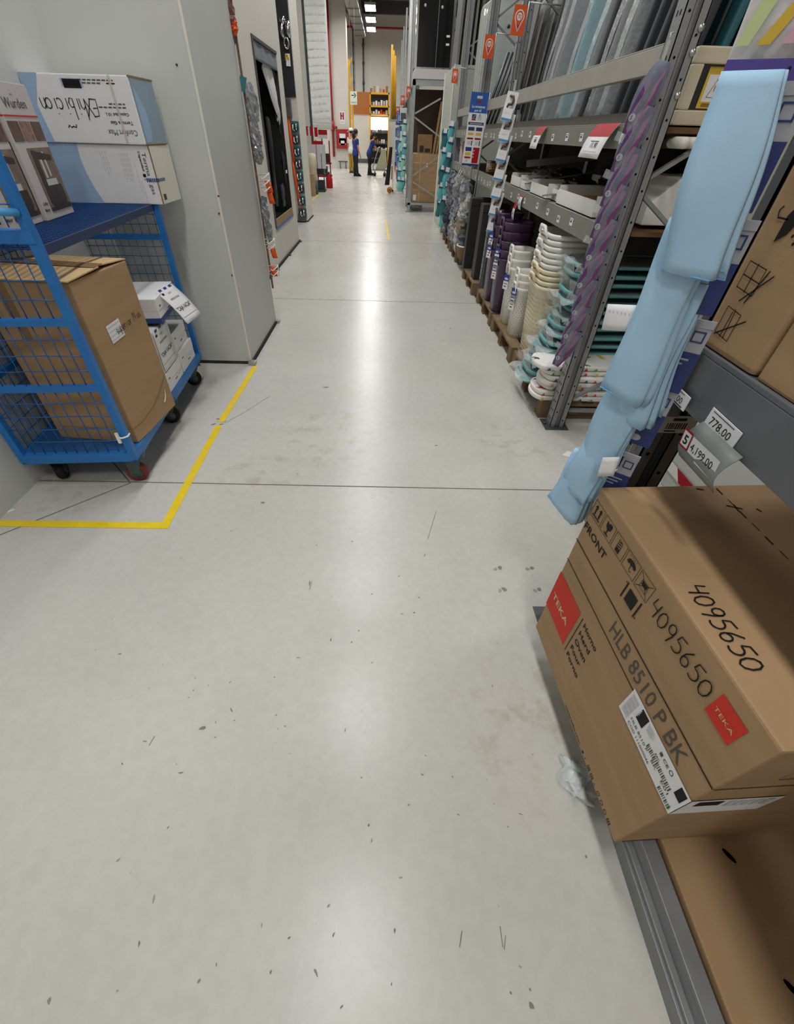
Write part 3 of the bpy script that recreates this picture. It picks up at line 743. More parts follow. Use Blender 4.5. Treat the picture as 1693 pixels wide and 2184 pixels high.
# price labels on the beam
def price_label(parent, org, w, h, big, ang=0, xs='inkgrey'):
    A_ = frame(org, (0, -1, 0), (0, 0, 1)) @ Matrix.Rotation(ang, 4, 'Z')
    t = MB().box(0, w, 0, h, 0, .002, 0, A_)
    o = t.build('price_tag', K['paper'], parent)
    q = MB().text(big, h*.62, w*.12, h*.22, 0, A_, .0026, False, 0, w*.7)
    q.rect(w*.08, w*.8, h*.86, h*.9, 0, A_, .0024).rect(w*.55, w*.9, h*.06, h*.14, 0, A_, .0024).rect(w*.06, w*.3, h*.06, h*.10, 0, A_, .0024)
    q.build('printed_text', K['ink'], o); return o
price_label(nr, (.6885, .955, 1.093), .10, .034, '1,099.00', -.03)
price_label(nr, (.6965, .792, 1.096), .098, .040, '778.00', -.03)
fl_ = MB().grid(lambda a, b: (.6955-.022*math.sin(b*PI)-.01*b, .795-.135*a, 1.10-.088*b), 4, 6).build('tag_holder', mat('tag_grey', '7f8684', .45), nr, solid=.0016)
A_ = frame((.668, .79, 1.045), (.02, -1, 0), (-.12, 0, 1))
q = MB().rect(.03, .122, .0, .038, 0, A_, .0005).text('4,199.00', .026, .034, .008, 1, A_, .0012, False, 0, .075).rect(.06, .118, -.008, .0, 0, A_, .0005)
q.build('printed_text', [K['paper'], K['ink']], fl_)
q = MB().rect(-.003, .028, -.002, .042, 2, A_, .0004).rect(0, .025, .003, .037, 0, A_, .0009).text('5', .03, .006, .009, 1, A_, .0014, True, 0, .014); q.build('red_number_card', [K['paper'], K['ink'], K['red']], fl_)
ul = MB().box(.722, .818, .951, .954, .975, 1.025); o = ul.build('upright_label', mat('label_grey', 'a5a19f', .5), nr)
A_ = frame((.722, .9505, .975), (1, 0, 0), (0, 0, 1)); q = MB()
for k in range(9): q.rect(.02+k*.006, .023+k*.006+(.001 if k % 3 else 0), .012, .03, 0, A_)
q.rect(.03, .065, .036, .044, 0, A_).rect(.02, .05, .004, .008, 0, A_); q.build('printed_text', K['ink'], o)
MB().cyl((.6955, .52, 1.12), (.698, .52, 1.12), .008, 10).build('paint_spot', K['white'], nr)
# ---- low carton lying on the base board, under the oven box
o = thing('cardboard_box', 'flat brown cardboard box lying on the base shelf under the printed oven box', 'box', (.772, -1.2, .101))
MB().box(0, .86, 0, 2.1, 0, .046).build('carton_body', K['carton'], o, bevel=.004)
for px in ((1555, 1825), (1690, 2110)):
    p = atz(*px, .148)
    MB().lathe([(.0, 0), (.014, 0)], 14, 0, T(p.x-.772, p.y+1.2, .0468) @ RZ(.6), False, .45, 1.3).build('hand_hole', K['hole'], o)
# ---- the oven box
OW, OD, OH = .657, .66, .692
rzo = math.atan2(-.9985, .0555)
ob = thing('oven_box', 'large brown printed cardboard oven box with red logo squares and handwritten numbers', 'box', (.602, .885, .1485), rzo)
# local: x along the front towards the camera, y = away from the aisle, front face at y=0
MB().box(0, OW, 0, OD, 0, OH).build('carton_body', K['carton'], ob, bevel=.006)
Ff = frame((0, -.0012, 0), (1, 0, 0), (0, 0, 1))
Fs = frame((OW+.0012, 0, 0), (0, 1, 0), (0, 0, 1))
Ft = frame((0, 0, OH+.0012), (1, 0, 0), (0, 1, 0))
for r_ in ((0, .163, .154, .332), (.548, .613, .587, .653)): MB().rect(*r_, 0, Ff).build('red_logo_square', K['red_ink'], ob)
MB().text('TEKA', .036, .016, .218, 0, Ff, .0008, True, 0, .122).build('logo_lettering', K['cream_ink'], ob); MB().text('TEKA', .014, .556, .612, 0, Ff, .0008, False, 0, .05).build('logo_lettering', K['cream_ink'], ob)
m = MB().rect(0, OW, .487, .491, 0, Ff).rect(0, .432, .397, .4005, 0, Ff).rect(.180, .183, .150, .331, 0, Ff)
m.ribbon([(0, .489-.0), (.02, .489), (OD, .489)], .004, 0, Fs)
m.build('printed_lines', K['ink'], ob)
m = MB()
for s_, v, w_ in (('Horno', .312, .083), ('Herd', .272, .069), ('Oven', .232, .073), ('Four', .192, .066), ('Forno', .151, .082)): m.text(s_, .028, .197, v, 0, Ff, 0, True, 0, w_)
m.text('FRONT', .034, .009, .547, 0, Ff, 0, True, 0, .13)
m.text('www.teka.com', .013, .303, .012, 0, Ff, 0, True, 0, .118)
m.build('printed_text', K['ink'], ob)
m = MB().text('HLB 8510 P BK', .072, .277, .421, 0, Ff, 0, False, 0, .322); m.build('model_lettering', K['inkgrey'], ob)
for i in range(5):
    m = MB(); u0 = .008+i*.0627; v0, v1 = .601, .654; w_ = .056
    m.ribbon([(u0, v0), (u0+w_, v0), (u0+w_, v1), (u0, v1)], .0018, 0, Ff, 0, True)
    c = u0+w_/2
    if i == 0:
        for k in (-.011, .011):
            m.rect(c+k-.003, c+k+.003, v0+.014, v1-.016, 0, Ff); m.poly([(c+k-.008, v1-.018), (c+k+.008, v1-.018), (c+k, v1-.007)], 0, Ff)
        m.rect(c-.02, c+.02, v0+.007, v0+.011, 0, Ff)
    elif i == 1:
        m.poly([(c-.013, v1-.008), (c-.004, v1-.012), (c+.003, v1-.006), (c+.014, v1-.009), (c+.012, v1-.024), (c+.002, v0+.022), (c-.002, v0+.022), (c-.012, v1-.024)], 0, Ff)
        m.rect(c-.0017, c+.0017, v0+.008, v0+.023, 0, Ff); m.rect(c-.010, c+.010, v0+.006, v0+.010, 0, Ff)
    elif i == 2:
        m.rect(c-.009, c+.009, v0+.007, v0+.02, 0, Ff); m.ribbon([(c-.008, v0+.02), (c-.008, v1-.008), (c+.008, v1-.012), (c+.008, v0+.02)], .002, 0, Ff)
        for k in range(3): m.ribbon([(c-.005, v0+.024+k*.007), (c+.005, v0+.027+k*.007)], .003, 0, Ff)
    elif i == 3:
        m.poly([(c-.02, v1-.026)]+[(c+.019*math.cos(a), v1-.026+.014*math.sin(a)) for a in [PI*(1-k/8) for k in range(9)]]+[(c+.012, v1-.029), (c+.006, v1-.025), (c, v1-.029), (c-.006, v1-.025), (c-.012, v1-.029)], 0, Ff)
        m.ribbon([(c, v1-.026), (c, v0+.012), (c+.004, v0+.008), (c+.009, v0+.012)], .002, 0, Ff)
        for k in range(4): m.ribbon([(c-.014+k*.009, v1-.010+.003*(k % 2)), (c-.017+k*.009, v1-.003)], .0012, 0, Ff)
    else:
        m.ribbon([(c-.014, v0+.012), (c+.014, v0+.012), (c+.012, v1-.016), (c-.012, v1-.016)], .0016, 0, Ff, 0, True); m.rect(c-.01, c+.01, v1-.03, v1-.018, 0, Ff)
        m.ribbon([(u0+.004, v0+.004), (u0+w_-.004, v1-.004)], .0014, 0, Ff); m.ribbon([(u0+.004, v1-.004), (u0+w_-.004, v0+.004)], .0014, 0, Ff)
    m.build('handling_symbol', K['ink'], ob)
m = MB(); m.rect(.259, .296, .541, .583, 0, Ff).rect(.244, .249, .535, .589, 0, Ff).rect(.306, .311, .535, .589, 0, Ff).rect(.238, .242, .582, .586, 0, Ff).rect(.313, .317, .538, .542, 0, Ff)
m.build('stacking_symbol', K['ink'], ob)
for i in range(9):
    m = MB(); u0 = .437+i*.0215
    if i in (0,): m.poly([(u0, .012), (u0+.009, .010), (u0+.011, .017), (u0+.004, .022)], 0, Ff)
    elif i == 1: m.text('f', .014, u0, .011, 0, Ff, 0, True)
    elif i in (2, 3, 8): m.ribbon([(u0, .009), (u0+.012, .009), (u0+.012, .022), (u0, .022)], .003, 0, Ff, 0, True); m.rect(u0+.004, u0+.008, .013, .018, 0, Ff)
    elif i == 4: m.text('A', .013, u0, .010, 0, Ff)
    else: m.ribbon(arc(u0+.006, .016, .006, .007, 0, 330), .002, 0, Ff)
    m.build('printed_icon', K['ink'], ob)
m = MB()
m.ribbon([(.1, .535), (.4, .535), (.4, .64), (.1, .64)], .003, 0, Fs, 0, True)
m.poly([(.13, .55), (.2, .6), (.24, .62), (.2, .625), (.15, .59)], 0, Fs).poly([(.26, .55), (.33, .6), (.37, .62), (.33, .625), (.28, .59)], 0, Fs)
m.rect(.02, .12, .006, .012, 0, Fs)
m.build('side_print', K['ink'], ob); m = MB()
for k in range(9): m.rect(.015+k*.046, .042+k*.046, .318+(k % 2)*.002, .322, 0, Ft)
m.ribbon([(.085, .30), (.10, .335)], .004, 0, Ft); m.ribbon([(.083, .322), (.108, .318)], .004, 0, Ft); m.ribbon([(.015, .262), (.02, .28)], .004, 0, Ft); m.ribbon([(.10, .372), (.112, .378)], .004, 0, Ft)
m.build('top_dashes', K['ink'], ob)
m = MB(); hand(m, '4095650', .330, .598, .048, .0034, 0, Ff, 0, .62, .0012); m.build('handwriting', K['ink'], ob); m = MB()
hand(m, '4095650', .335, .030, .046, .0036, 0, Ft, 0, .60, .0012)
m.build('handwriting', K['ink'], ob)
lb = MB().rect(.429, OW+.001, .311, .411, 0, Ff, .0006).rect(.0, .20, .311, .411, 0, Fs, .0006); o = lb.build('product_label', K['paper'], ob)
q = MB()
A2 = Ff @ T(0, 0, .0012)
for k in range(12): q.rect(.436, .462, .322+k*.0066, .322+k*.0066+(.004 if k % 3 else .0025), 2, A2)
q.rect(.475, .502, .362, .405, 0, A2).rect(.632, .652, .368, .404, 0, A2).text('TEKA', .010, .478, .368, 3, A2, .0006, True, PI/2, .03)
q.text('HLB 8510 P', .014, .470, .338, 1, A2, 0, False, 0, .075).text('COD 111000046', .014, .470, .319, 1, A2, 0, False, 0, .095).text('BK', .014, .563, .338, 1, A2, 0, False, 0, .02).text('E01', .014, .604, .338, 1, A2, 0, False, 0, .026)
q.text('CE', .013, .575, .385, 1, A2, 0, True, 0, .018).ribbon(arc(.603, .391, .005, .006, 30, 380), .002, 1, A2).text('EAC', .010, .558, .366, 1, A2, 0, True, 0, .016).rect(.562, .570, .384, .395, 1, A2)
for k in range(22): q.rect(.535+k*.0042, .535+k*.0042+(.0028 if k % 3 == 0 else .0016), .348, .364, 1, A2)
for k in range(10): q.rect(.61+k*.0042, .61+k*.0042+(.0028 if k % 3 == 0 else .0014), .316, .330, 1, A2)
for k in range(5): q.rect(.506+k*.001, .53+(k % 2)*.006, .398-k*.005, .400-k*.005, 2, A2)
q.poly([(.645, .316), (.653, .320), (.650, .334), (.643, .328)], 4, A2)
A3 = Fs @ T(0, 0, .0012); q.rect(.02, .075, .372, .402, 0, A3)
for k in range(5): q.rect(.09+k*.02, .105+k*.02, .36, .40, 2, A3)
q.build('printed_text', [K['ink'], K['inkgrey'], K['paper_grey'], K['paper'], mat('green_ink', '7fae6a', .5)], o)
# ---- boxes on the upper shelf
t = thing('cardboard_box', 'brown cardboard box printed with an umbrella symbol on the upper foreground shelf', 'box', (.702, .758, 1.2175), 0, 'boxes on the upper shelf')
MB().box(0, .5, 0, .178, 0, .72).build('carton_body', K['carton'], t, bevel=.012)
Fb = frame((-.0012, .178, 0), (0, -1, 0), (0, 0, 1)); q = MB()
q.ribbon([(.03, .035), (.075, .03), (.075, .08), (.03, .085)], .0022, 0, Fb, 0, True).ribbon([(.05, .08), (.05, .03)], .002, 0, Fb).ribbon([(.03, .03), (.095, .075)], .003, 0, Fb).ribbon([(.06, .03), (.055, .085)], .002, 0, Fb)
q.ribbon([(.025, .12), (.075, .115), (.075, .16), (.025, .165)], .0022, 0, Fb, 0, True).ribbon([(.05, .165), (.05, .115)], .002, 0, Fb).ribbon([(.025, .142), (.075, .137)], .002, 0, Fb).ribbon([(.05, .10), (.10, .155)], .003, 0, Fb).ribbon([(.065, .10), (.085, .16)], .003, 0, Fb)
q.poly([(.055, .20), (.075, .215), (.085, .235), (.085, .255), (.075, .27), (.055, .24)], 0, Fb).ribbon([(.06, .235), (.035, .235), (.03, .245), (.036, .252)], .003, 0, Fb)
for a, b_ in ((.09, .215), (.098, .225), (.09, .23), (.10, .205), (.10, .24), (.092, .245)): q.poly(arc(a, b_, .003, .003, 0, 315, 7), 0, Fb)
for v0 in (.30, .34): q.poly([(.05, v0), (.08, v0+.008), (.05, v0+.016)], 0, Fb); q.rect(.03, .05, v0+.006, v0+.010, 0, Fb)
q.ribbon([(.03, .29), (.03, .36)], .003, 0, Fb); q.build('printed_symbols', K['ink'], t)
t = thing('cardboard_box', 'plain brown cardboard box closest to the price tags end of the upper shelf', 'box', (.706, .35, 1.2175), 0, 'boxes on the upper shelf')
MB().box(0, .5, 0, .40, 0, .72).build('carton_body', K['carton'], t, bevel=.006)
MB().rect(.17, .23, .0, .72, 0, frame((-.001, .4, 0), (0, -1, 0), (0, 0, 1))).build('packing_tape', bpy.data.materials['tape_brown'], t)
# ---- hanging strip of blue cloths
cu = Vector((.80, -.60, 0)); cn = Vector((-.60, -.80, 0))
def cloth_pack(hx, hy, hz, bx, by, bz, w0, wb, skew, lab, layers=5, tagp=None, seed=0, card=True, cz=0, cx=0):
    # hx,hy,hz = where it hangs; b* = the front lower corner of the cloth
    rr = random.Random(seed)
    t = bpy.data.objects.new('cleaning_cloth', None); COL.objects.link(t)
    t.matrix_world = Matrix(((cu.x, -cn.x, 0, hx), (cu.y, -cn.y, 0, hy), (0, 0, 1, hz), (0, 0, 0, 1)))
    tag(t, lab, 'cloth', 'pale blue cloths on the hanging strip')
    m = MB(); path = []; dd = .0062
    for k in range(layers):
        d = dd*k; fold = .86+.14*rr.random()
        seq = [(-1, d), (-.5, d-.0016), (0, d-.0024), (.5, d-.0016), (fold, d)]
        path += seq if k % 2 == 0 else seq[::-1]
        if k < layers-1: path.append((fold+.03 if k % 2 == 0 else -1.02, d+dd/2))
    N = len(path); ph = rr.random()*6; L = hz-bz; J = 16
    du = (Vector((bx-hx, by-hy, 0)).dot(cu))+wb/2
    def P(i, j):
        x, d = path[i]; s = j/J
        w = w0+(wb-w0)*min(1, s*1.25)
        k = d/dd
        Lk = L*(1-.03*k*(.5+.5*math.sin(k*2.3+ph))) + skew*(x+1)*.5*(s**3)
        return (x*w*.5 + du*s + .0065*k*(.25+.75*s) + .004*math.sin(s*6+ph+2*x), d*(.55+.75*s) - .010*math.sin(s*PI)*(1-.4*x) + .003*math.sin(5*x+s*3+ph)*s, -Lk*s)
    vs = [P(i, j) for i in range(N) for j in range(J+1)]
    fs = [(i*(J+1)+j, (i+1)*(J+1)+j, (i+1)*(J+1)+j+1, i*(J+1)+j+1) for i in range(N-1) for j in range(J)]
    m.add(vs, fs, 0, True); m.build('folded_cloth', K['sky'], t, solid=.0022)
    hem = MB()
    for k in range(0, layers):
        pts = [Vector(P(i, J)) for i in range(N) if abs(path[i][1]-dd*k) < 1e-6]
        pts = [p+Vector((0, -.0012, .0)) for p in (pts if k % 2 == 0 else pts[::-1])]
        hem.tube(pts, .0017, 5)
    hem.build('hem', K['sky_edge'], t)
    if card:
        y0 = .034; Cx = T(cx, 0, 0)
        c = MB().box(-.004, .090, y0, y0+.002, cz-.125, cz+.03, 0).box(-.004, .090, y0-.0012, y0, cz-.125, cz-.035, 1)
        c.box(-.004, .0908, y0-.0016, y0+.0024, cz+.016, cz+.031, 0)
        o = c.build('header_card', [K['card_grey'], K['card_navy']], t, M=Cx)
        q = MB(); A_ = frame((cx, y0-.0018, cz), (1, 0, 0), (0, 0, 1))
        q.poly([(.05+.012*math.cos(a), -.105+.009*math.sin(a)) for a in [2*PI*k/16 for k in range(16)]], 0, A_)
        for k in range(3): q.rect(.03, .075-.008*k, -.052-.010*k, -.048-.010*k, 0, A_)
        q.ribbon([(.062, -.012), (.082, -.012), (.082, .008), (.062, .008)], .004, 1, A_, 0, True)
        q.build('printed_text', [K['card_grey'], K['card_navy']], o)
        h = MB().box(.044, .054, y0-.008, y0+.001, cz-.012, cz+.018).tube([(.049, y0, cz+.02), (.049, y0-.005, cz+.035), (.049, y0+.002, cz+.045)], .002, 6); h.build('hook', K['hole'], t, M=Cx)
    if tagp:
        a, z = tagp[:2]; tw, th_ = (tagp[2:] if len(tagp) > 2 else (.085, .05))
        o = MB().grid(lambda p, q: (a+(p-.6)*tw+.006*q, -.026-.012*(1-p)-.006*math.sin(q*2), z-th_*q+.010*p), 4, 4).build('white_tag', K['paper'], t, solid=.0006)
        ln = MB()
        for k in range(6): ln.add([(a+(-.52+k*.09)*tw, -.0405+.0009*k, z-th_*.2), (a+(-.49+k*.09)*tw, -.0405+.0009*k, z-th_*.2), (a+(-.47+k*.09)*tw+.004, -.0420+.0009*k, z-th_*.85), (a+(-.50+k*.09)*tw+.004, -.0420+.0009*k, z-th_*.85)], [(0, 1, 2, 3)])
        ln.build('printed_lines', K['paper_grey'], o)
        MB().tube([(a+.02, -.022, z-.03), (a+.012, -.018, z-.045), (a+.0, -.014, z-.062)], .005, 6, flat=.3).build('tag_loop', K['white'], t)
    return t
spec = [((1604, 150), (1400, 578), .085, .095, .006, 'uppermost pale blue cloth of the hanging strip, long and uncovered', 4, None, (1640, 240)),
        ((1490, 470), (1272, 838), .085, .088, .030, 'pale blue cloth with a navy card lying second on the hanging strip', 4, None, (1545, 500)),
        ((1462, 600), (1303, 885), .070, .070, .030, 'pale blue cloth with a stiff white tag in the middle of the strip', 5, (-.065, -.055), (1466, 700)),
        ((1356, 800), (1222, 982), .085, .085, .050, 'pale blue cloth just above the lower tagged cloth, fourth on the strip', 5, None, (1396, 838)),
        ((1285, 930), (1188, 1040), .078, .078, .060, 'pale blue cloth with a curled white tag next to the oven box edge', 5, (.045, -.035, .035, .055), (1322, 975)),
        ((1262, 970), (1154, 1078), .088, .095, .075, 'lowest pale blue cloth hanging beside the oven box corner', 6, None, None)]
for i, (px, pb, w0, wb, sk, lab, ly, tg, pc) in enumerate(spec):
    p = aty(px[0], px[1], .868+.013*i); b_ = aty(pb[0], pb[1], .862+.013*i)
    cx = cz = 0
    if pc: c_ = aty(pc[0], pc[1], .93); cx = (c_-p).dot(cu)-.045; cz = c_.z-p.z
    cloth_pack(p.x, p.y, p.z, b_.x, b_.y, b_.z, w0, wb, sk, lab, ly, tg, i+3, pc is not None, cz, cx)
o = MB().box(.668, .682, .938, .940, .45, 2.2).build('clip_strip', K['greenish']); tag(o, 'narrow plastic clip strip holding the pale blue cloths', 'clip strip')
# colourful packet at the top of the strip
p = aty(1668, 118, .93)
Rm = Matrix(((cu.x, -cn.x, 0, p.x-.01), (cu.y, -cn.y, 0, p.y), (0, 0, 1, p.z-.02), (0, 0, 0, 1)))
t = bpy.data.objects.new('cleaning_packet', None); COL.objects.link(t); t.matrix_world = Rm; tag(t, 'glossy purple and white packet hanging above the pale blue cloths', 'packet')
m = MB().grid(lambda a, b: ((a-.5)*.125, -.012*math.sin(a*PI)*math.sin(b*PI)+.004*math.sin(9*a+5*b), b*.20), 8, 10); m.grid(lambda a, b: ((a-.5)*.125, .012*math.sin(a*PI)*math.sin(b*PI)+.002, b*.20), 8, 10)
m.build('packet_body', mat('packet_white', 'dcd8dc', .25, spec=.6, bump=.5, bscale=20), t)
q = MB(); A_ = frame((0, -.0165, 0), (1, 0, 0), (0, 0, 1))
q.poly([(-.06, .0), (.06, -.012), (.06, .014), (-.06, .016)], 0, A_).poly([(-.045, .085), (.06, .075), (.06, .125), (-.03, .115)], 0, A_).poly([(-.03, .03), (-.012, .03), (.01, .07), (-.006, .07)], 1, A_).poly([(.0, .03), (.03, .03), (.045, .064), (.02, .064)], 2, A_).poly([(-.058, .03), (-.04, .03), (-.025, .075), (-.045, .075)], 3, A_)  # lowest violet band paints the purple shadow along the packet's bottom edge
q.build('printed_graphics', [mat('violet', '55489a', .35), K['label_yellow'], mat('pinkish', 'd9a7bd', .4), mat('limeish', 'c6d29a', .4)], t)
# ---- white back panel and striped floor tape behind the rack
o = MB().box(1.70, 1.74, -1.8, 2.06, .003, 1.17).build('wall_right_panel', K['wall']); struct(o, 'white panel closing the back of the foreground rack')
m = MB(); A = Vector((1.20, 2.29, .0012)); B = Vector((1.86, 1.93, .0012)); d = (B-A)/11; nn = Vector((d.y, -d.x, 0)).normalized()*.035
for k in range(11):
    p = A+d*k; s_ = d*.5
    m.add([tuple(p+nn), tuple(p+d+nn), tuple(p+d-nn+s_*.6), tuple(p-nn+s_*.6)], [(0, 1, 2, 3)], k % 2)
o = m.build('hazard_tape', [K['white'], K['red']], solid=.0006); tag(o, 'red and white striped tape on the floor between the two racks', 'floor tape')
m = MB()
for k in range(9):
    y0 = .5+k*.17; m.add([(1.692, y0, .1), (1.692, y0+.17, .1), (1.692, y0+.23, .16), (1.692, y0+.06, .16)], [(0, 1, 2, 3)], k % 2)
o = m.build('striped_band', [K['white'], K['red']], bpy.data.objects['wall_right_panel'], solid=.001)
# scraps of film on the floor by the kerb
for px, lab in (((1232, 1668), 'crumpled clear film scrap on the floor against the rack kerb'),):
    p = atz(*px)
    t = MB().grid(lambda a, b: (.09*(a-.5)+.02*math.sin(9*b+3*a), .12*(b-.5)+.015*math.sin(8*a), .018+.016*math.sin(13*a+2*b)*math.cos(11*b)), 10, 12).build('plastic_scrap', K['film_strong'], solid=.0006)
    t.location = (p.x-.01, p.y, .0); tag(t, lab, 'plastic scrap')
# ================================================================ long rack on the far side of the gap
RKX = 1.2
rk = thing('pallet_rack', 'long grey steel rack holding laundry baskets, trays and upright boards over wooden pallets', 'rack', (0, 0, 0), 0, 'steel racks along the aisle')
UY = (2.60, 5.78, 7.56, 9.86)
for y in UY:
    upright('upright', rk, RKX-.005, y, 4.2, holes=(y < 6)); upright('upright', rk, 2.15, y, 4.2, holes=False)
    m = MB()
    z = .2; k = 0
    while z < 4:
        a, b_ = (RKX+.09, 2.15) if k % 2 == 0 else (2.15, RKX+.09)
        m.bar((a, y+.045, z), (b_, y+.045, z+.55), .028, .018); z += .6; k += 1
    m.bar((RKX+.09, y+.045, .12), (2.15, y+.045, .12), .028, .02)
    m.build('brace', K['steel'], rk)
mk('beam_pale', 'a39f96', .5, metal=.15, var=.06, vscale=5)
mk('beam_olive', '85857c', .48, metal=.2, var=.08, vscale=5)
for a, b_ in zip(UY[:-1], UY[1:]):
    for z0, z1, mt in ((1.775, 1.862, 'beam_pale'), (1.512, 1.605, 'beam_olive'), (1.085, 1.188, 'beam_olive')):
        o = beam(rk, RKX, a+.09, b_, z0, z1, mt, .006)
        if z0 < 1.7:
            n = 9 if a < 5 else 6; A_ = frame((RKX-.0012, 0, 0), (0, -1, 0), (0, 0, 1))
            for k in range(n):
                y = a+.3+(b_-a-.5)*k/n+random.uniform(-.08, .08); z = (z0+z1)/2+random.uniform(-.012, .012)
                q = MB(); q.rect(-y-.028, -y+.028, z-.02, z+.02, 0, A_); q.rect(-y-.02, -y+.012, z-.004, z+.006, 1, A_, .0004); q.rect(-y-.018, -y+.02, z+.010, z+.013, 1, A_, .0004)
                q.build('shelf_sticker', [K['paper'], K['inkgrey']], o)
    for z in (1.862-.05, 1.555, 1.135):
        MB().box(2.17, 2.22, a+.09, b_, z-.05, z+.05).build('beam', K['beam_olive'], rk)
    for z in (1.60, 1.176): MB().box(RKX+.062, 2.168, a+.095, b_-.005, z-.022, z).build('shelf_board', K['wood_dark'], rk)
    MB().box(RKX+.05, RKX+.10, a+.1, b_-.01, 1.612, 1.655).build('board_stop', mat('stop_brown', '5c554f', .6), rk)
MB().box(2.225, 2.235, 2.6, 9.95, .0, 4.2).build('back_panel', K['beam_dark'], rk)  # dark sheet added to shut out background light and blacken the gaps
m = MB()
for y, z in ((2.63, 1.9), (2.63, 1.83), (2.63, 1.70)): m.cyl((RKX+.085, y-.036, z), (RKX+.085, y-.026, z), .012, 10)
m.build('bolts', K['zinc'], rk)
# ---- wooden pallets
pal = thing('wooden_pallet', 'wooden pallet under the floral boards and the teal stack', 'pallet', (1.15, 2.74, 0), 0, 'wooden pallets under the rack')
PW, PD = .92, 1.02
for k in range(6): MB().box(k*.185, k*.185+.10, 0, PW, .122, .144).build('deck_board', K['pallet_wood'], pal, bevel=.002)
for k in range(3): MB().box(0, PD, k*.41, k*.41+.1, .1, .122).build('bearer', K['pallet_wood'], pal)
for k in range(3):
    for j in range(3): MB().box(j*.455, j*.455+.11, k*.41, k*.41+.10, .022, .1).build('block', K['wood_dark'] if (k+j) % 3 == 1 else K['pallet_wood'], pal, bevel=.003)
for k in range(3): MB().box(0, PD, k*.41, k*.41+.1, 0, .022).build('bottom_board', K['pallet_wood'], pal)
for (x, y, lab) in ((1.145, 3.72, 'wooden pallet under the cream and white laundry baskets'), (1.14, 4.70, 'wooden pallet under the dark purple baskets'), (1.12, 5.86, 'wooden pallet under the tall black boxes'), (1.13, 7.71, 'wooden pallet under the near half of the grey rag heap'), (1.13, 8.78, 'wooden pallet under the far half of the grey rag heap')):
    copy_tree(pal, (x, y, 0), random.uniform(-.01, .01), lab)
# ---- laundry baskets
def slots(prof, rad, rows, n, w, h, mi, M=None, off=.0015):
    # rows of small recessed-looking slots round a basket wall
    m = MB()
    (ax, ay, az), (bx, by, bz) = prof
    for r in range(rows):
        t = (r+.5)/rows; hx, hy, z = ax+(bx-ax)*t+off, ay+(by-ay)*t+off, az+(bz-az)*t
        per = 4*(hx+hy)-8*rad+2*PI*rad
        for k in range(n):
            s_ = (k+(.5 if r % 2 else 0))*per/n; q = []
            for ss in (s_, s_+w*.5, s_+w):
                s2 = ss % per; side = 0
                segs = [(2*(hy-rad), 'r'), (PI/2*rad, 'c1'), (2*(hx-rad), 't'), (PI/2*rad, 'c2'), (2*(hy-rad), 'l'), (PI/2*rad, 'c3'), (2*(hx-rad), 'b'), (PI/2*rad, 'c4')]
                for L, nm in segs:
                    if s2 <= L: break
                    s2 -= L
                a = s2/rad
                q.append({'r': (hx, -hy+rad+s2), 'c1': (hx-rad+rad*math.cos(a), hy-rad+rad*math.sin(a)), 't': (hx-rad-s2, hy), 'c2': (-hx+rad-rad*math.sin(a), hy-rad+rad*math.cos(a)), 'l': (-hx, hy-rad-s2), 'c3': (-hx+rad-rad*math.cos(a), -hy+rad-rad*math.sin(a)), 'b': (-hx+rad+s2, -hy), 'c4': (hx-rad+rad*math.sin(a), -hy+rad-rad*math.cos(a))}[nm])
            m.add([(*q[0], z-h/2), (*q[1], z-h/2), (*q[2], z-h/2), (*q[2], z+h/2), (*q[1], z+h/2), (*q[0], z+h/2)], [(0, 1, 4, 5), (1, 2, 3, 4)], mi, False, M)
    return m
mk('cream_slot', 'c6b894', .6); mk('white_slot', 'b9b4a8', .6); mk('cream2', 'e8dcbe', .3, spec=.5, var=.04)
def basket(name, label, loc, hx, hy, h, mt, slotmat, rad, taper=.84, rows=0, group=None, full=True, rim=.010, handle=True, hh=.045, hside=-1):
    t = thing(name, label, 'basket', loc, 0, group)
    z0 = 0 if full else h-.06
    f = lambda z: taper+(1-taper)*z/h
    pr = [(hx*f(z0), hy*f(z0), z0), (hx*f(h*.5) if full else hx*f(h-.04), hy*f(h*.5) if full else hy*f(h-.04), h*.5 if full else h-.04), (hx*f(h-.03), hy*f(h-.03), h-.03), (hx+rim, hy+rim, h-.024), (hx+rim*1.25, hy+rim*1.25, h-.010), (hx+rim, hy+rim, h), (hx-.002, hy-.002, h), (hx-.006, hy-.006, h-.03)]
    if full: pr += [(hx*taper-.006, hy*taper-.006, .01)]
    MB().rlathe(pr, rad, 0, None, 6, full, full).build('basket_body', K[mt], t)
    if rows:
        slots(((hx*f(.05*h), hy*f(.05*h), .05*h), (hx*f(h*.86), hy*f(h*.86), h*.86)), rad, rows, 34 if hx > .15 else 26, .023 if hx > .15 else .012, .013 if hx > .15 else .012, 0).build('slot_pattern', K[slotmat], t)
    if handle:
        for s_ in (-1, 1):
            y = s_*0; x = s_*hx
            m = MB().tube([(x+s_*.002, -.07, h-.016), (x+s_*.008, -.058, h+hh*.55), (x+s_*.012, -.035, h+hh), (x+s_*.012, .035, h+hh), (x+s_*.008, .058, h+hh*.55), (x+s_*.002, .07, h-.016)], .010, 10)
            m.build('handle', K[mt], t)
    return t
n = 10; dz = .037
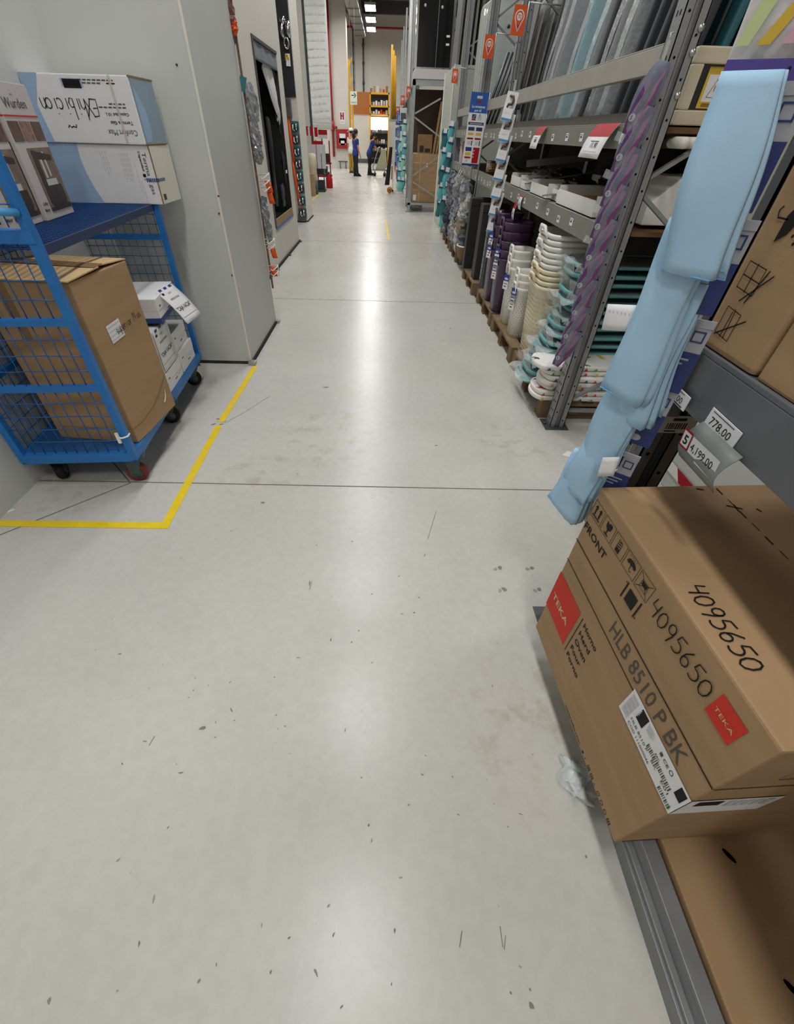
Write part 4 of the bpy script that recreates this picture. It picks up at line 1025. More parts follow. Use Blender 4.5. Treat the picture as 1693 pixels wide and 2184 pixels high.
for i in range(n):      # i = 0 topmost
    z = .146+(n-1-i)*dz
    mt = 'white_gloss' if i < 6 else 'cream2'
    lab = ('glossy white' if i < 6 else 'cream') + ' basket, ' + nth(i, n, 'the tall basket stack')
    t = basket('laundry_basket', lab, (1.335, 3.60, z), .165, .205, .565, mt, 'cream_slot', .10, .80, 15 if i == n-1 else 0, 'laundry baskets of the tall stack', full=(i in (0, n-1)), handle=False)
    if i % 2 == 0 or i == 0:
        for sg in ((-1,) if i else (-1, 1)):
            m = MB(); y = .0; x = sg*.168; h = .565; e = .03 if i else .05
            m.tube([(x, -.085+.02*(i % 3), h-.03), (x+sg*.022, -.075+.02*(i % 3), h-.005), (x+sg*.026, -.05, h+e*.6), (x+sg*.026, .05, h+e*.6), (x+sg*.022, .075, h-.005), (x, .085, h-.03)], .011, 10)
            m.build('handle', K[mt], t)
def hamper_tag(t, x, y, z, blue=True):
    A_ = frame((x, y, z), (.55, -.83, 0), (0, 0, 1)); m = MB().rect(-.03, .03, -.07, .0, 0, A_).rect(-.03, .03, 0, .055, 1, A_)
    o = m.build('swing_tag', [K['paper'], mat('tagblue', '24408f', .5)], t, solid=.001)
    q = MB().poly([(-.018, .012), (.018, .012), (.022, .03), (.008, .022), (0, .036), (-.008, .022), (-.022, .03)], 0, A_, .001).rect(-.02, .02, -.025, -.019, 1, A_, .001).rect(-.015, .01, -.05, -.04, 1, A_, .001)
    q.build('printed_marks', [K['paper'], K['inkgrey']], o)
def hamper_stack(x, y, n, htop, hb, dz, hx, hy, mt, sm_, desc, where, group, tags=(), rows=0, z0=.146, turn=0):
    for i in range(n):
        z = z0+(n-1-i)*dz
        full = (i == n-1) or i == 0
        t = basket('laundry_hamper', '%s hamper, %s' % (desc, nth(i, n, where)), (x, y, z), hx, hy, hb, mt, sm_, .07, .86, rows if i == n-1 else 0, group, full=True, rim=.006, handle=False)
        h = hb
        for s_ in (-1,):
            m = MB().tube([(-hx-.004, -.055, h-.07), (-hx-.010, -.055, h-.005), (-hx-.010, -.04, h+.022), (-hx-.010, .04, h+.022), (-hx-.010, .055, h-.005), (-hx-.004, .055, h-.07)], .011, 10)
            m.build('handle', K[mt], t)
        if i in tags: hamper_tag(t, -hx-.022, -.05, h-.12)
hamper_stack(1.26, 4.06, 3, .6, .42, .055, .095, .12, 'white_gloss', 'white_slot', 'narrow white', 'the stack beside the cream baskets', 'narrow white hampers', (1, 2), 18)
hamper_stack(1.27, 4.42, 3, .77, .50, .07, .10, .13, 'white_gloss', 'white_slot', 'slim white', 'the stack beside the purple hampers', 'narrow white hampers', (2,), 20)
hamper_stack(1.27, 4.80, 5, .9, .50, .075, .14, .14, 'purple', 'purple', 'dark purple', 'the stack beside the white hampers', 'purple hampers', (2, 3, 4))
hamper_stack(1.26, 5.20, 4, 1.03, .50, .11, .13, .14, 'purple', 'purple', 'dark purple', 'the stack beside the black boxes', 'purple hampers', (1, 2))
# ---- teal boards in film and floral ironing boards
def board_poly(L, w, r=.12, n=10, nose=.55):
    pts = []
    for k in range(n+1):
        a = PI/2+PI*k/n; pts.append((r*nose+r*nose*math.cos(a), w/2*math.sin(a)*1.0))
    pts += [(L*.5, -w/2), (L-.03, -w/2), (L, -w/2+.03), (L, w/2-.03), (L-.03, w/2), (L*.5, w/2)]
    return pts
def rot_board(t): return t
n = 15; rr = random.Random(4)
mk('teal_tube', '639b9c', .45, spec=.4, var=.08); mk('grey_fabric', '7d837f', .8, var=.1)
for i in range(n):
    z = .147+(n-1-i)*.0555
    ex = rr.uniform(-.035, .035)+.19*min(1, (n-1-i)/9)-.03
    y = 3.14+rr.uniform(-.015, .015)
    lab = 'teal framed folding board, ' + nth(i, n, 'the teal stack')
    t = thing('folding_board', lab, 'folding board', (1.09+ex, y, z), rr.uniform(-.03, .03), 'teal boards in the wrapped stack')
    w = .34
    fr_ = [(.10, -w/2, .022), (.03, -w/2+.03, .02), (0, -w/2+.09, .018), (0, w/2-.09, .018), (.03, w/2-.03, .02), (.10, w/2, .022), (1.0, w/2, .03), (1.02, w/2-.03, .03), (1.02, -w/2+.03, .03), (1.0, -w/2, .03)]
    MB().tube(fr_, .0145, 8, 0, True).build('tube_frame', K['teal_tube'], t)
    MB().box(.03, 1.0, -w/2+.02, w/2-.02, .012, .030).build('board_top', K['teal_tube'] if i % 3 else K['grey_fabric'], t)
    if i % 2 == 0:
        def fn(a, b, s_=i): return (-.035+.20*a+.008*math.sin(9*b+s_), -w/2-.012+(w+.024)*b, .044+.008*math.sin(7*a+11*b+s_)-.02*(1-a)**3)
        MB().grid(fn, 8, 10).grid(lambda a, b, s_=i: (-.03+.010*math.sin(12*b+s_)-.02*a, -w/2-.012+(w+.024)*b, -.03+.075*a), 4, 10).build('wrapping_film', K['film_strong'], t)
floral = mat('floral', 'e9e6e2', .6)
def floral_marks(t, r2, L, w, h):
    m = MB()
    for k in range(7):
        cx, cy = r2.uniform(.02, .5), r2.uniform(-w*.38, w*.38); c = r2.choice((0, 1, 2, 3)); a = r2.uniform(0, 6)
        for j in range(3 if c != 3 else 5):
            b_ = a+j*.7; R_ = r2.uniform(.035, .06)
            p = (cx+R_*math.cos(b_), cy+R_*math.sin(b_)); q = Vector((-math.sin(b_), math.cos(b_)))*.010
            mx, my = cx+R_*.5*math.cos(b_), cy+R_*.5*math.sin(b_)
            m.poly([(cx, cy), (mx+q.x, my+q.y), p, (mx-q.x, my-q.y)], c, None, h+.001)
    for k in range(6):
        x = .05+k*.07+r2.uniform(-.02, .02); c = r2.choice((0, 1, 2, 3))
        m.add([(x, -w/2-.0125, .004), (x+.03, -w/2-.0125, .006), (x+.02, -w/2-.0125, h-.004)], [(0, 1, 2)], c)
    m.build('flower_print', [mat('fl_red', 'c23a3f', .6), mat('fl_green', '4f9a3e', .6), mat('fl_blue', '44506f', .6), mat('fl_yellow', 'd9b25a', .6)], t)
n = 7
for i in range(n):
    z = .146+(n-1-i)*.036; ex = rr.uniform(-.03, .03)+(-.04 if i == 0 else .0); 
    t = thing('ironing_board', 'white flowered ironing board, ' + nth(i, n, 'the floral stack'), 'ironing board', (1.10+ex, 2.86+rr.uniform(-.01, .01), z), rr.uniform(-.05, .05)+(.05 if i == 0 else 0), 'floral ironing boards')
    w = .25; poly = board_poly(1.02, w, .14, 12, .5)
    MB().prism(poly, 0, .031).build('padded_top', floral, t, bevel=.009)
    for pg in t.children[0].data.polygons: pg.use_smooth = True
    floral_marks(t, rr, 1.0, w, .031)
# ---- tall black boxes and rag heap
for (x, y, w, d, z, a, lab, mt) in ((1.15, 6.02, .32, .18, .80, .03, 'tall flat black box standing nearer the purple hampers', 'charcoal2'), (1.10, 6.62, .32, .18, .80, -.02, 'tall flat black box standing nearer the grey rags', 'black2')):
    if mt not in K: mk(mt, '2b2a28' if mt == 'charcoal2' else '1c1b1c', .6, var=.08)
    t = thing('tall_box', lab, 'box', (x, y, .1455), a, 'tall black boxes'); MB().box(0, w, 0, d, 0, z).build('carton_body', K[mt], t, bevel=.006)
    MB().rect(.0, w, z*.90, z*.905, 0, frame((0, -.001, 0), (1, 0, 0), (0, 0, 1))).build('seam', K['hole'], t)
o = MB().box(1.34, 1.345, 5.985, 5.99, .9, 1.0)
rr = random.Random(9)
rag_m = [mat('rag%d' % k, c, .85, var=.2, vscale=12, bump=.3, bscale=50) for k, c in enumerate(('83868f', '6a6c76', '2d3148', '9a9ca0', 'b5b3ae', '8c8474', '3c3d45'))]
cnt = 0
cols_ = ['blue-grey', 'slate', 'navy', 'light grey', 'off-white', 'tan', 'dark grey']
rowsn = ['lowest', 'second', 'third', 'fourth', 'fifth', 'top']
for r in range(6):
    for c in range(8):
        y = 7.45+c*.29+rr.uniform(-.04, .04); z = .148+r*.135; x = 1.16+rr.uniform(-.03, .03)
        ci = rr.randrange(7); ph = rr.uniform(0, 6)
        t = crinkle(.055+.02*rr.random(), .085, .125, r*8+c, 12, 8, .34)
        o = t.build('rag_bundle', rag_m[ci]); o.location = (x, y, z+.125); o.rotation_euler = (rr.uniform(-.12, .12), rr.uniform(-.1, .1), ph*.1)
        where = 'first' if c == 0 else ('last' if c == 7 else ORD[c] if c > 0 else '')
        tag(o, '%s rag bundle in the %s layer of the heap, %s after the black boxes' % (cols_[ci], rowsn[r], where), 'rag bundle', 'rag bundles heaped on the pallets')
        cnt += 1
o = thing('open_basket', 'pale plastic bin with a white rim lying in front of the rag heap', 'bin', (1.02, 7.2, .0), .1)
MB().rlathe([(.09, .12, .15), (.12, .15, .30), (.13, .16, .31), (.12, .15, .315), (.09, .12, .17)], .05, 0).build('bin_body', K['carton_dark'], o); MB().tube([(.12*math.cos(a), .155*math.sin(a), .315) for a in [2*PI*k/20 for k in range(20)]], .01, 8, 0, True).build('rim', K['white'], o)
o.location = (1.20, 7.28, -.003)
# ---- trays on the middle shelf
def tray(y0, y1, depth, h, label, divs, x=1.222):
    t = thing('display_tray', label, 'tray', (x, y0, 1.1955), 0, 'white display trays'); L = y1-y0; th = .005
    MB().box(0, th, 0, L, 0, h).box(0, depth, 0, L, 0, th).build('tray_front', K['white'], t)
    MB().box(th, depth, 0, th, 0, h*1.25).box(th, depth, L-th, L, 0, h*1.25).box(depth-th, depth, 0, L, 0, h*1.8).build('tray_sides', K['white'], t)
    MB().box(th, depth, th, L-th, th, th+.002).box(th+.001, th+.003, th, L-th, 0, h-.004).build('tray_lining', K['carton'], t)
    for k in range(divs):
        y = L*(k+1)/(divs+1); MB().box(.02, depth-.02, y-.002, y+.002, th, h*.95).build('divider', K['carton'], t)
tray(3.0, 3.70, .55, .085, 'large white cardboard tray with brown dividers, beside the purple hanging strip', 1)
tray(3.74, 3.92, .5, .07, 'low white tray with grey flaps between the large tray and the bagged items', 0, 1.25)
tray(3.97, 4.44, .5, .075, 'white tray filled with black bagged items in the middle of the shelf', 1)
tray(4.60, 4.80, .45, .06, 'small white tray with clear film next to the blue-banded card strip', 0, 1.225)
tray(4.84, 5.20, .45, .075, 'white tray with film-wrapped items next to the rack post', 0)
def bag(x, y, z, sx, sy, sz, mt, label, ph=0, group='bagged items on the middle shelf', rz=0):
    film = mt == 'film_strong'; m = crinkle(sx, sy, sz/2, int(ph*10), 18, 12, .26 if film else .13)
    for q in range(len(m.v)): m.v[q] = (m.v[q][0], m.v[q][1], m.v[q][2]+sz/2)
    if film: mt = 'film_silver'
    o = m.build('bagged_item', K[mt]); o.location = (x, y, z); o.rotation_euler = (0, 0, rz); return tag(o, label, 'bag', group)
bag(1.68, 3.30, 1.1965, .20, .22, .24, 'blackbag', 'round glossy black bag lying behind the large white tray', .5)
bag(1.54, 4.20, 1.203, .14, .15, .12, 'blackbag', 'black wrapped bundle in the middle white tray', 1.2)
bag(1.60, 4.70, 1.203, .17, .10, .15, 'blackbag', 'long black bag behind the small film tray', 2.2)
bag(1.50, 5.02, 1.203, .15, .13, .13, 'film_strong', 'clear wrinkled film bag on the tray next to the post', 3.1)
bag(1.85, 4.0, 1.1965, .2, .3, .26, 'blackbag', 'large dark bag at the back of the shelf over the white trays', .2)
bag(1.40, 4.68, 1.203, .12, .09, .09, 'film_strong', 'clear film bag slumped on the small white tray', 4.1)
for k, (x, y, rz_, lab) in enumerate(((1.45, 3.80, -.3, 'grey flat carton slat sloping from the large tray to the back'), (1.5, 4.55, -.35, 'pale grey carton flap sloping behind the film tray'))):
    t = MB().box(-.3, .25, -.05, .05, 0, .004).build('carton_flap', K['greyboard']); t.location = (x, y, 1.275+.02*k); t.rotation_euler = (0, -.18, rz_); tag(t, lab, 'carton flap')
t = MB().box(-.45, .45, -.09, .09, -.01, .04).build('dark_carton', K['greyboard']); t.location = (1.75, 4.95, 1.40); t.rotation_euler = (0, -.12, -.35); tag(t, 'grey long carton lying across the bags near the post', 'carton')
# bay behind the post on the middle shelf
t = MB().grid(lambda a, b: (.05*math.cos(2*PI*a)*(1-.3*b), .09*math.sin(2*PI*a), .28*b), 14, 6).build('stuffed_sleeve', mat('cream_cloth', 'cfc7b4', .85, var=.1, bump=.4, bscale=30)); t.location = (1.30, 6.20, 1.19); t.rotation_euler = (0, .35, 0); tag(t, 'cream stuffed cloth bag leaning on the middle shelf', 'cloth bag')
bag(1.36, 6.75, 1.1965, .09, .12, .09, 'carton_dark', 'tan rounded bag lying behind the cream cloth bag', 1, None)
t = thing('round_tin', 'pale round tin on the middle shelf behind the blue assembly sign', 'tin', (1.35, 7.0, 1.1965)); MB().lathe([(.055, 0), (.055, .10), (.05, .105)], 20).build('tin_body', K['trim'], t); MB().lathe([(.057, .09), (.057, .112), (0, .114)], 20).build('lid', K['galv'], t)
t = MB().box(0, .24, 0, .2, 0, .26).build('pink_carton', mat('pinkbox', 'c9aeb0', .6)); t.location = (1.25, 9.2, 1.1965); tag(t, 'pale pink carton at the far end of the middle shelf', 'box')
t = MB().box(0, .16, 0, .12, 0, .2).build('white_carton', K['paper']); t.location = (1.26, 8.9, 1.1965); tag(t, 'small white carton in front of the pale pink one', 'box')
bag(1.32, 8.3, 1.1965, .07, .16, .09, 'red', 'crumpled red packet lying at the far end of the middle shelf', 2, None)
# ---- boards standing behind the guard beam
rr = random.Random(21)
def up_board(x, y, col, label, L=1.45, w=.34, wrap=False, lean=.15):
    t = bpy.data.objects.new('upright_board', None); COL.objects.link(t)
    t.matrix_world = T(x, y, 1.607) @ RY(lean) @ RX(rr.uniform(-.03, .03))
    tag(t, label, 'board', 'boards standing behind the guard beam')
    pts = [(0, .0), (w, .0), (w, L*.6)]+[(w-.08-.0+.08*math.cos(a), L-.2+.2*math.sin(a)) for a in [PI/2*k/5 for k in range(1, 6)]]+[(.10, L), (.03, L-.06), (0, L-.2)]
    Mx = Matrix(((1,0,0,0),(0,0,1,0),(0,1,0,0),(0,0,0,1)))
    MB().prism(pts, -.020, .020, 0, Mx).build('board_cover', K[col], t, bevel=.012)
    MB().tube([(.05, .035, .05), (.10, .035, L*.7), (.25, .035, L*.7), (w-.05, .035, .05)], .009, 8).build('folded_leg', K['steel_dark'], t)
    if wrap:
        m = MB(); m.grid(lambda a, b: (-.014+.006*math.sin(17*b), -.035+.09*a+.006*math.sin(9*b+3*a), L*b), 6, 24).grid(lambda a, b: (-.012+(w+.03)*a, -.034+.006*math.sin(13*b+8*a), L*b), 8, 24)
        m.build('wrapping_film', K['film_strong'], t)
mk('teal_board', '6fb0bb', .45, spec=.4, var=.06); mk('dark_teal_board', '2b5f68', .5, var=.1); mk('char_board', '3b3d42', .6, var=.08); mk('grey_board2', '77787a', .55, var=.08)
y = 2.80
seq = ['char_board']*3+['grey_board2']*2+['char_board', 'grey_board2', 'teal_board', 'grey_board2', 'grey_board2', 'char_board']
nm_ = {'char_board': 'charcoal', 'grey_board2': 'grey', 'teal_board': 'light teal'}
ypos = (3.20, 3.32, 3.44, 3.62, 3.84, 4.02, 4.16, 4.50, 4.98, 5.20, 5.42)
for i, c in enumerate(seq):
    up_board(1.33, ypos[i]+rr.uniform(-.008, .008), c, '%s upright board, %s' % (nm_[c], nfar(i, len(seq), 'the front row')), wrap=(i in (3, 4, 6, 7, 8, 9)), lean=.13+.02*rr.random())
for i, c in enumerate(('char_board', 'dark_teal_board', 'char_board', 'dark_teal_board', 'dark_teal_board', 'char_board')):
    up_board(1.38+.125*i, 2.83, c, '%s board seen edge-on at the rack end, %s' % ('deep teal' if c[0] == 'd' else 'charcoal', ['first','second','third','fourth','fifth','sixth'][i]+' from the aisle'), L=1.4, w=.30)
    o = bpy.data.objects['upright_board'] if False else COL.objects[-1]
for o in [q for q in COL.objects if q.parent is None and q.get('label', '').find('seen edge-on') > 0]:
    o.matrix_world = T(*o.matrix_world.translation) @ RY(.13) @ RZ(PI/2)
for i in range(9):
    up_board(1.80, 3.24+i*.20+rr.uniform(-.02, .02), 'dark_teal_board' if i in (0, 1, 3) else 'char_board', '%s upright board, %s' % ('deep teal' if i in (0, 1, 3) else 'charcoal', nfar(i, 9, 'the back row')), w=.33, wrap=(i in (2, 5)))
# beige framed panel and white box near the end frame
t = thing('framed_panel', 'beige framed black panel with a yellow warning label at the end of the rack', 'panel', (1.38, 2.74, 1.607), 0)
A_ = frame((0, 0, 0), (1, 0, 0), (0, 0, 1))
w_, h_ = .60, .262
MB().box(0, w_, 0, .04, 0, .055).box(0, w_, 0, .04, h_-.055, h_).box(0, .05, 0, .04, .055, h_-.055).box(w_-.05, w_, 0, .04, .055, h_-.055).build('frame', K['beige'], t, bevel=.006)
MB().box(.05, w_-.05, .02, .03, .055, h_-.055).build('dark_pane', K['glass_black'], t)
q = MB().rect(.09, .20, .062, .20, 0, frame((0, .0185, 0), (1, 0, 0), (0, 0, 1))).rect(.102, .188, .085, .175, 1, frame((0, .018, 0), (1, 0, 0), (0, 0, 1))); o = q.build('warning_label', [K['label_yellow'], K['paper']], t)
q = MB().ribbon([(.12, .10), (.17, .10), (.145, .16)], .005, 0, frame((0, .0175, 0), (1, 0, 0), (0, 0, 1)), 0, True).rect(.143, .147, .12, .14, 0, frame((0, .0175, 0), (1, 0, 0), (0, 0, 1))).rect(.11, .18, .068, .08, 0, frame((0, .0175, 0), (1, 0, 0), (0, 0, 1))); q.build('warning_print', mat('brownish', '8a6a2a', .6), o)
for k, (x, lab) in enumerate(((1.40, 'pale round roller end under the beige panel, closer to the rack post'), (1.46, 'pale round roller end under the beige panel, closer to the blue cloths'))):
    o = MB().cyl((x, 2.73, 1.545), (x, 2.60, 1.545), .022, 16).build('roller_end', K['trim']); 
    o.data.transform(T(0, .0, 0)); tag(o, lab, 'roller', 'roller ends')
t = thing('white_carton', 'large white box with a sloped corner on the middle shelf at the rack end', 'box', (1.42, 2.78, 1.1965), 0)
MB().prism([(0, 0), (.62, 0), (.62, .21), (.13, .21), (.0, .09)], 0, .4, 0, Matrix(((1,0,0,0),(0,0,1,0),(0,1,0,0),(0,0,0,1)))).build('carton_body', K['white'], t, bevel=.006)
# ================================================================ hanging strips, flags and signs on the long rack
# purple peg packs at the near post
rr = random.Random(5)
sx0 = 1.175
o = MB().box(1.150, 1.162, 2.565, 2.567, .5, 1.86).tube([(1.155, 2.567, 1.86), (1.158, 2.575, 1.88), (1.18, 2.597, 1.885)], .0025, 6).build('clip_strip', K['greenish']); tag(o, 'clip strip carrying the purple packets on the near rack post', 'clip strip')
NP = 9
mk('pack_blue', '2f3866', .35, spec=.6, var=.3, vscale=18, bump=.5, bscale=30); mk('pack_purple', '5d3470', .35, spec=.6, var=.3, vscale=18, bump=.5, bscale=30)
for i in range(NP):
    z = 1.80-i*.138
    t = bpy.data.objects.new('glove_packet', None); COL.objects.link(t)
    t.matrix_world = T(1.16, 2.555, z) @ RZ(-.55) @ RY(.20+rr.uniform(-.05, .05))
    tag(t, 'purple and blue plastic packet, ' + nth(i, NP, 'the strip on the rack post'), 'packet', 'purple packets on the hanging strip')
    L = .255
    def prof(b): return .048*(math.sin(PI*min(1, .12+b*.95)))**.55
    a_ = MB()
    a_.grid(lambda a, b: ((a-.5)*2*prof(b)-.012*b, -.018*math.sin(PI*a)*math.sin(PI*min(1, .1+b))-.004*math.sin(9*b+i), -L*b), 8, 14)
    a_.grid(lambda a, b: ((.5-a)*2*prof(b)-.012*b, .014*math.sin(PI*a)+.002, -L*b), 8, 14)
    a_.build('packed_gloves', K['pack_blue'], t)
    q = MB()
    for k in range(2):
        q.grid(lambda a, b, k=k: ((a-.5)*.022+(.024 if k else -.022)*math.sin(PI*(.15+b*.7))-.012*b, -.019*math.sin(PI*(.1+b*.8))-.004, -L*(.08+.86*b)), 2, 12, k % 2)
    q.build('coloured_stripe', [K['pack_purple'], K['magenta']], t)
    MB().grid(lambda a, b: ((a-.5)*2.1*prof(b)-.012*b, -.024*math.sin(PI*a)-.003+.003*math.sin(13*b+7*a+i), -L*b), 8, 14).build('clear_wrapper', K['film'], t)
    c = MB().grid(lambda a, b: ((a-.5)*.085-.013, -.004+.006*math.sin(12*a+i)*b, -L*(.93+.13*b)), 12, 3); c.build('crimped_film', K['film_strong'], t)
    e = MB().poly([(.014*math.cos(x), .014*math.sin(x)) for x in [2*PI*k/14 for k in range(14)]], 0, frame((-.02, -.026, -L*.72), (1, 0, 0), (0, 0, 1))); e.text('S', .02, -.006, -.008, 1, frame((-.02, -.0265, -L*.72), (1, 0, 0), (0, 0, 1)))
    e.build('size_sticker', [K['card_grey'], K['ink']], t)
# white cards with boxes, by the second post
NP = 7
for i in range(NP):
    z = 1.845-i*.143
    t = bpy.data.objects.new('hook_pack', None); COL.objects.link(t)
    t.matrix_world = T(1.115+.004*i, 5.22, z) @ RZ(-.30) @ RX(-.13) @ RY(.14)
    tag(t, 'white boxed hook pack with a blue band, ' + nth(i, NP, 'the second strip'), 'packet', 'white boxed packs on the hanging strip')
    MB().box(-.05, .05, 0, .0015, -.20, 0).build('backing_card', K['paper'], t)
    o = MB().box(-.045, .045, -.035, -.0005, -.20, -.115).build('box', K['paper'], t, bevel=.002)
    MB().rect(-.044, .044, -.198, -.182, 0, frame((0, -.0358, 0), (1, 0, 0), (0, 0, 1))).rect(-.03, .02, -.15, -.147, 1, frame((0, -.0358, 0), (1, 0, 0), (0, 0, 1))).build('blue_band', [mat('bandblue', '3d86b8', .5), K['paper_grey']], o)
    MB().tube([(-.02, -.012, -.03), (.012, -.016, -.035), (.022, -.02, -.06), (.014, -.028, -.085), (-.012, -.03, -.09), (-.02, -.02, -.11)], [.008, .011, .012, .012, .011, .008], 8).build('brown_hook', K['brown_plastic'], t)
o = MB().box(1.11, 1.13, 5.235, 5.237, .82, 1.92).build('clip_strip', K['greenish']); tag(o, 'clip strip carrying the white boxed packs by the second post', 'clip strip')
# small hanging price flags
def price_flag(y, z, w, h, label, tilt=.15, red=.35, x=1.196, txt='11.90', group='red topped price flags'):
    t = bpy.data.objects.new('price_flag', None); COL.objects.link(t)
    t.matrix_world = T(x, y, z) @ RY(tilt)
    tag(t, label, 'price tag', group)
    A_ = frame((0, 0, 0), (0, -1, 0), (0, 0, 1))
    m = MB().grid(lambda a, b: (-.02*math.sin(b*PI)*.6-.001, -(a*w), -h*b), 2, 6); m.build('paper_card', K['paper'], t, solid=.0008)
    q = MB().grid(lambda a, b: (-.02*math.sin(b*red*PI)*.6-.0028, -(a*w), -h*b*red), 2, 4); q.build('red_header', K['red'], t)
    q = MB()
    if txt: q.text(txt, .035, w*.4, -h*.72, 0, A_ @ T(0, 0, .014), 0, True, 0, w*.3)
    else: q.rect(w*.4, w*.7, -h*.72, -h*.6, 0, A_, .014)
    q.rect(w*.3, w*.7, -h*.55, -h*.53, 0, A_, .0145).rect(w*.2, w*.85, -h*.85, -h*.84, 0, A_, .0135); q.build('printed_text', K['inkgrey'], t)
price_flag(3.21, 1.612, .30, .16, 'large red and white price flag beside the purple packets', .45, .4)
price_flag(4.42, 1.61, .20, .14, 'small red and white price flag on the beam above the white trays', .4, .42, txt='')
price_flag(4.74, 1.10, .08, .13, 'narrow red topped price flag hanging over the purple hampers', .1, .35, txt='')
price_flag(4.60, 1.165, .09, .10, 'white price card with a red edge on the beam by the small white tray', .05, .1, txt='', group=None)
for k, (y, lab) in enumerate(((8.55, 'narrow white price slip on the lower beam, closer to the assembly sign'), (8.75, 'narrow white price slip on the lower beam, closer to the red packet'))):
    t = MB().grid(lambda a, b: (-.01*math.sin(b*PI), -.05*a, -.14*b), 2, 4).build('price_slip', K['paper'], solid=.0008); t.location = (1.195, y, 1.12); t.rotation_euler = (0, .25, 0); tag(t, lab, 'price tag', 'price slips')
# orange aisle flags
def aisle_flag(p0, w, h, num, label, tilt=-.04):
    t = bpy.data.objects.new('aisle_flag', None); COL.objects.link(t)
    t.matrix_world = T(*p0) @ RY(-tilt)
    tag(t, label, 'sign', 'orange aisle number flags')
    MB().box(0, w, 0, .003, 0, h).build('flag_board', K['orange'], t)
    A_ = frame((0, -.001, 0), (1, 0, 0), (0, 0, 1)); c = w*.5; R_ = w*.33; cy = h*.62
    pin = [(c+R_*math.cos(a), cy+R_*math.sin(a)) for a in [math.radians(-35+250*k/18) for k in range(19)]]+[(c, h*.14)]
    q = MB().ribbon(pin, w*.06, 0, A_, 0, True).poly([(c+R_*.62*math.cos(a), cy+R_*.62*math.sin(a)) for a in [2*PI*k/18 for k in range(18)]], 0, A_).poly([(c-w*.1, h*.36), (c+w*.1, h*.36), (c, h*.22)], 2, A_)
    if num: q.text(num, h*.2, c, cy-h*.07, 1, A_, .0008, True, 0, w*.28, True)
    q.build('number_pin', [K['paper'], K['orange'], K['magenta']], t)
    MB().cyl((w+.006, .0015, -.02), (w+.006, .0015, h+.02), .005, 8).cyl((w+.006, .0015, h+.015), (w+.26, .0015, h+.015), .005, 8).build('rod', K['galv'], t)
p = aty(1087, 75, 5.1); aisle_flag((p.x, 5.1, p.z), .105, .165, '70', 'orange flag with number 70, the largest of the aisle flags')
p = aty(1028, 124, 7.25); aisle_flag((p.x, 7.25, p.z), .12, .19, '69', 'orange flag with number 69 above the blue assembly sign')
p = aty(962, 177, 9.7); aisle_flag((p.x, 9.7, p.z), .095, .165, '', 'orange flag next to the pale divider panel')
p = aty(866, 208, 14.6); aisle_flag((p.x, 14.6, p.z), .11, .20, '', 'small orange flag just past the steel frame with the big carton')
p = aty(854, 224, 16.6); aisle_flag((p.x, 16.6, p.z), .11, .20, '', 'small orange flag, second past the steel frame')
p = aty(844, 244, 19.5); aisle_flag((p.x, 19.5, p.z), .12, .2, '', 'tiny orange flag, third past the steel frame')
p = aty(838, 252, 22.0); aisle_flag((p.x, 22.0, p.z), .12, .2, '', 'tiny orange flag, last one visible towards the far wall')
# blue assembly sign
YS = 7.0
a = aty(985, 352, YS); b_ = aty(1002, 195, YS)
t = bpy.data.objects.new('assembly_sign', None); COL.objects.link(t)
sw, sh = .215, b_.z-a.z
t.matrix_world = T(a.x-.004, YS, a.z) @ RY(.035)
tag(t, 'tall white and blue assembly service sign hanging on the rack post', 'sign')
MB().box(0, sw, 0, .003, 0, sh).build('sign_board', K['paper'], t)
A_ = frame((0, -.001, 0), (1, 0, 0), (0, 0, 1)); q = MB()
q.rect(0, sw, sh*.735, sh, 1, A_).rect(.012, sw-.012, sh*.575, sh*.612, 2, A_).rect(.0, sw, 0, sh*.03, 2, A_)
q.text('Lo armamos', .035, sw*.5, sh*.80, 0, A_, .0008, True, 0, sw*.75, True).text('por ti!', .035, sw*.5, sh*.75, 0, A_, .0008, True, 0, sw*.38, True)
q.rect(sw*.35, sw*.66, sh*.92, sh*.955, 5, A_, .0008).rect(sw*.34, sw*.66, sh*.87, sh*.895, 3, A_, .0008)
q.rect(.045, .095, sh*.66, sh*.715, 2, A_).rect(.045, .095, sh*.635, sh*.656, 3, A_).ribbon([(.06, sh*.67), (.085, sh*.705)], .004, 0, A_, .0008).rect(.115, .165, sh*.64, sh*.70, 5, A_).rect(.135, .145, sh*.69, sh*.72, 4, A_)
q.text('SERVICIO DE ARMADO', .014, sw*.5, sh*.585, 0, A_, .0008, True, 0, sw*.7, True)
for cx_ in (.02, .118):
    q.rect(cx_, cx_+.078, sh*.495, sh*.545, 2, A_).rect(cx_+.005, cx_+.073, sh*.435, sh*.47, 6, A_).rect(cx_, cx_+.078, sh*.375, sh*.40, 3, A_).rect(cx_+.01, cx_+.05, sh*.30, sh*.35, 5, A_).rect(cx_+.06, cx_+.074, sh*.29, sh*.36, 4, A_)
q.rect(.02, .098, sh*.21, sh*.265, 2, A_).rect(.025, .09, sh*.15, sh*.19, 6, A_).rect(.02, .098, sh*.105, sh*.13, 3, A_).rect(.03, .07, sh*.05, sh*.09, 5, A_).rect(.118, .200, sh*.04, sh*.265, 3, A_)
for k in range(3): q.rect(.125, .135, sh*(.12+.045*k), sh*(.14+.045*k), 0, A_, .0008)
q.build('printed_graphics', [K['paper'], K['signblue'], K['card_navy'], K['red'], K['inkgrey'], K['paper_grey'], K['label_yellow']], t)
MB().cyl((sw+.01, .002, -.45), (sw+.01, .002, sh), .008, 8).build('hanging_rod', K['galv'], t)
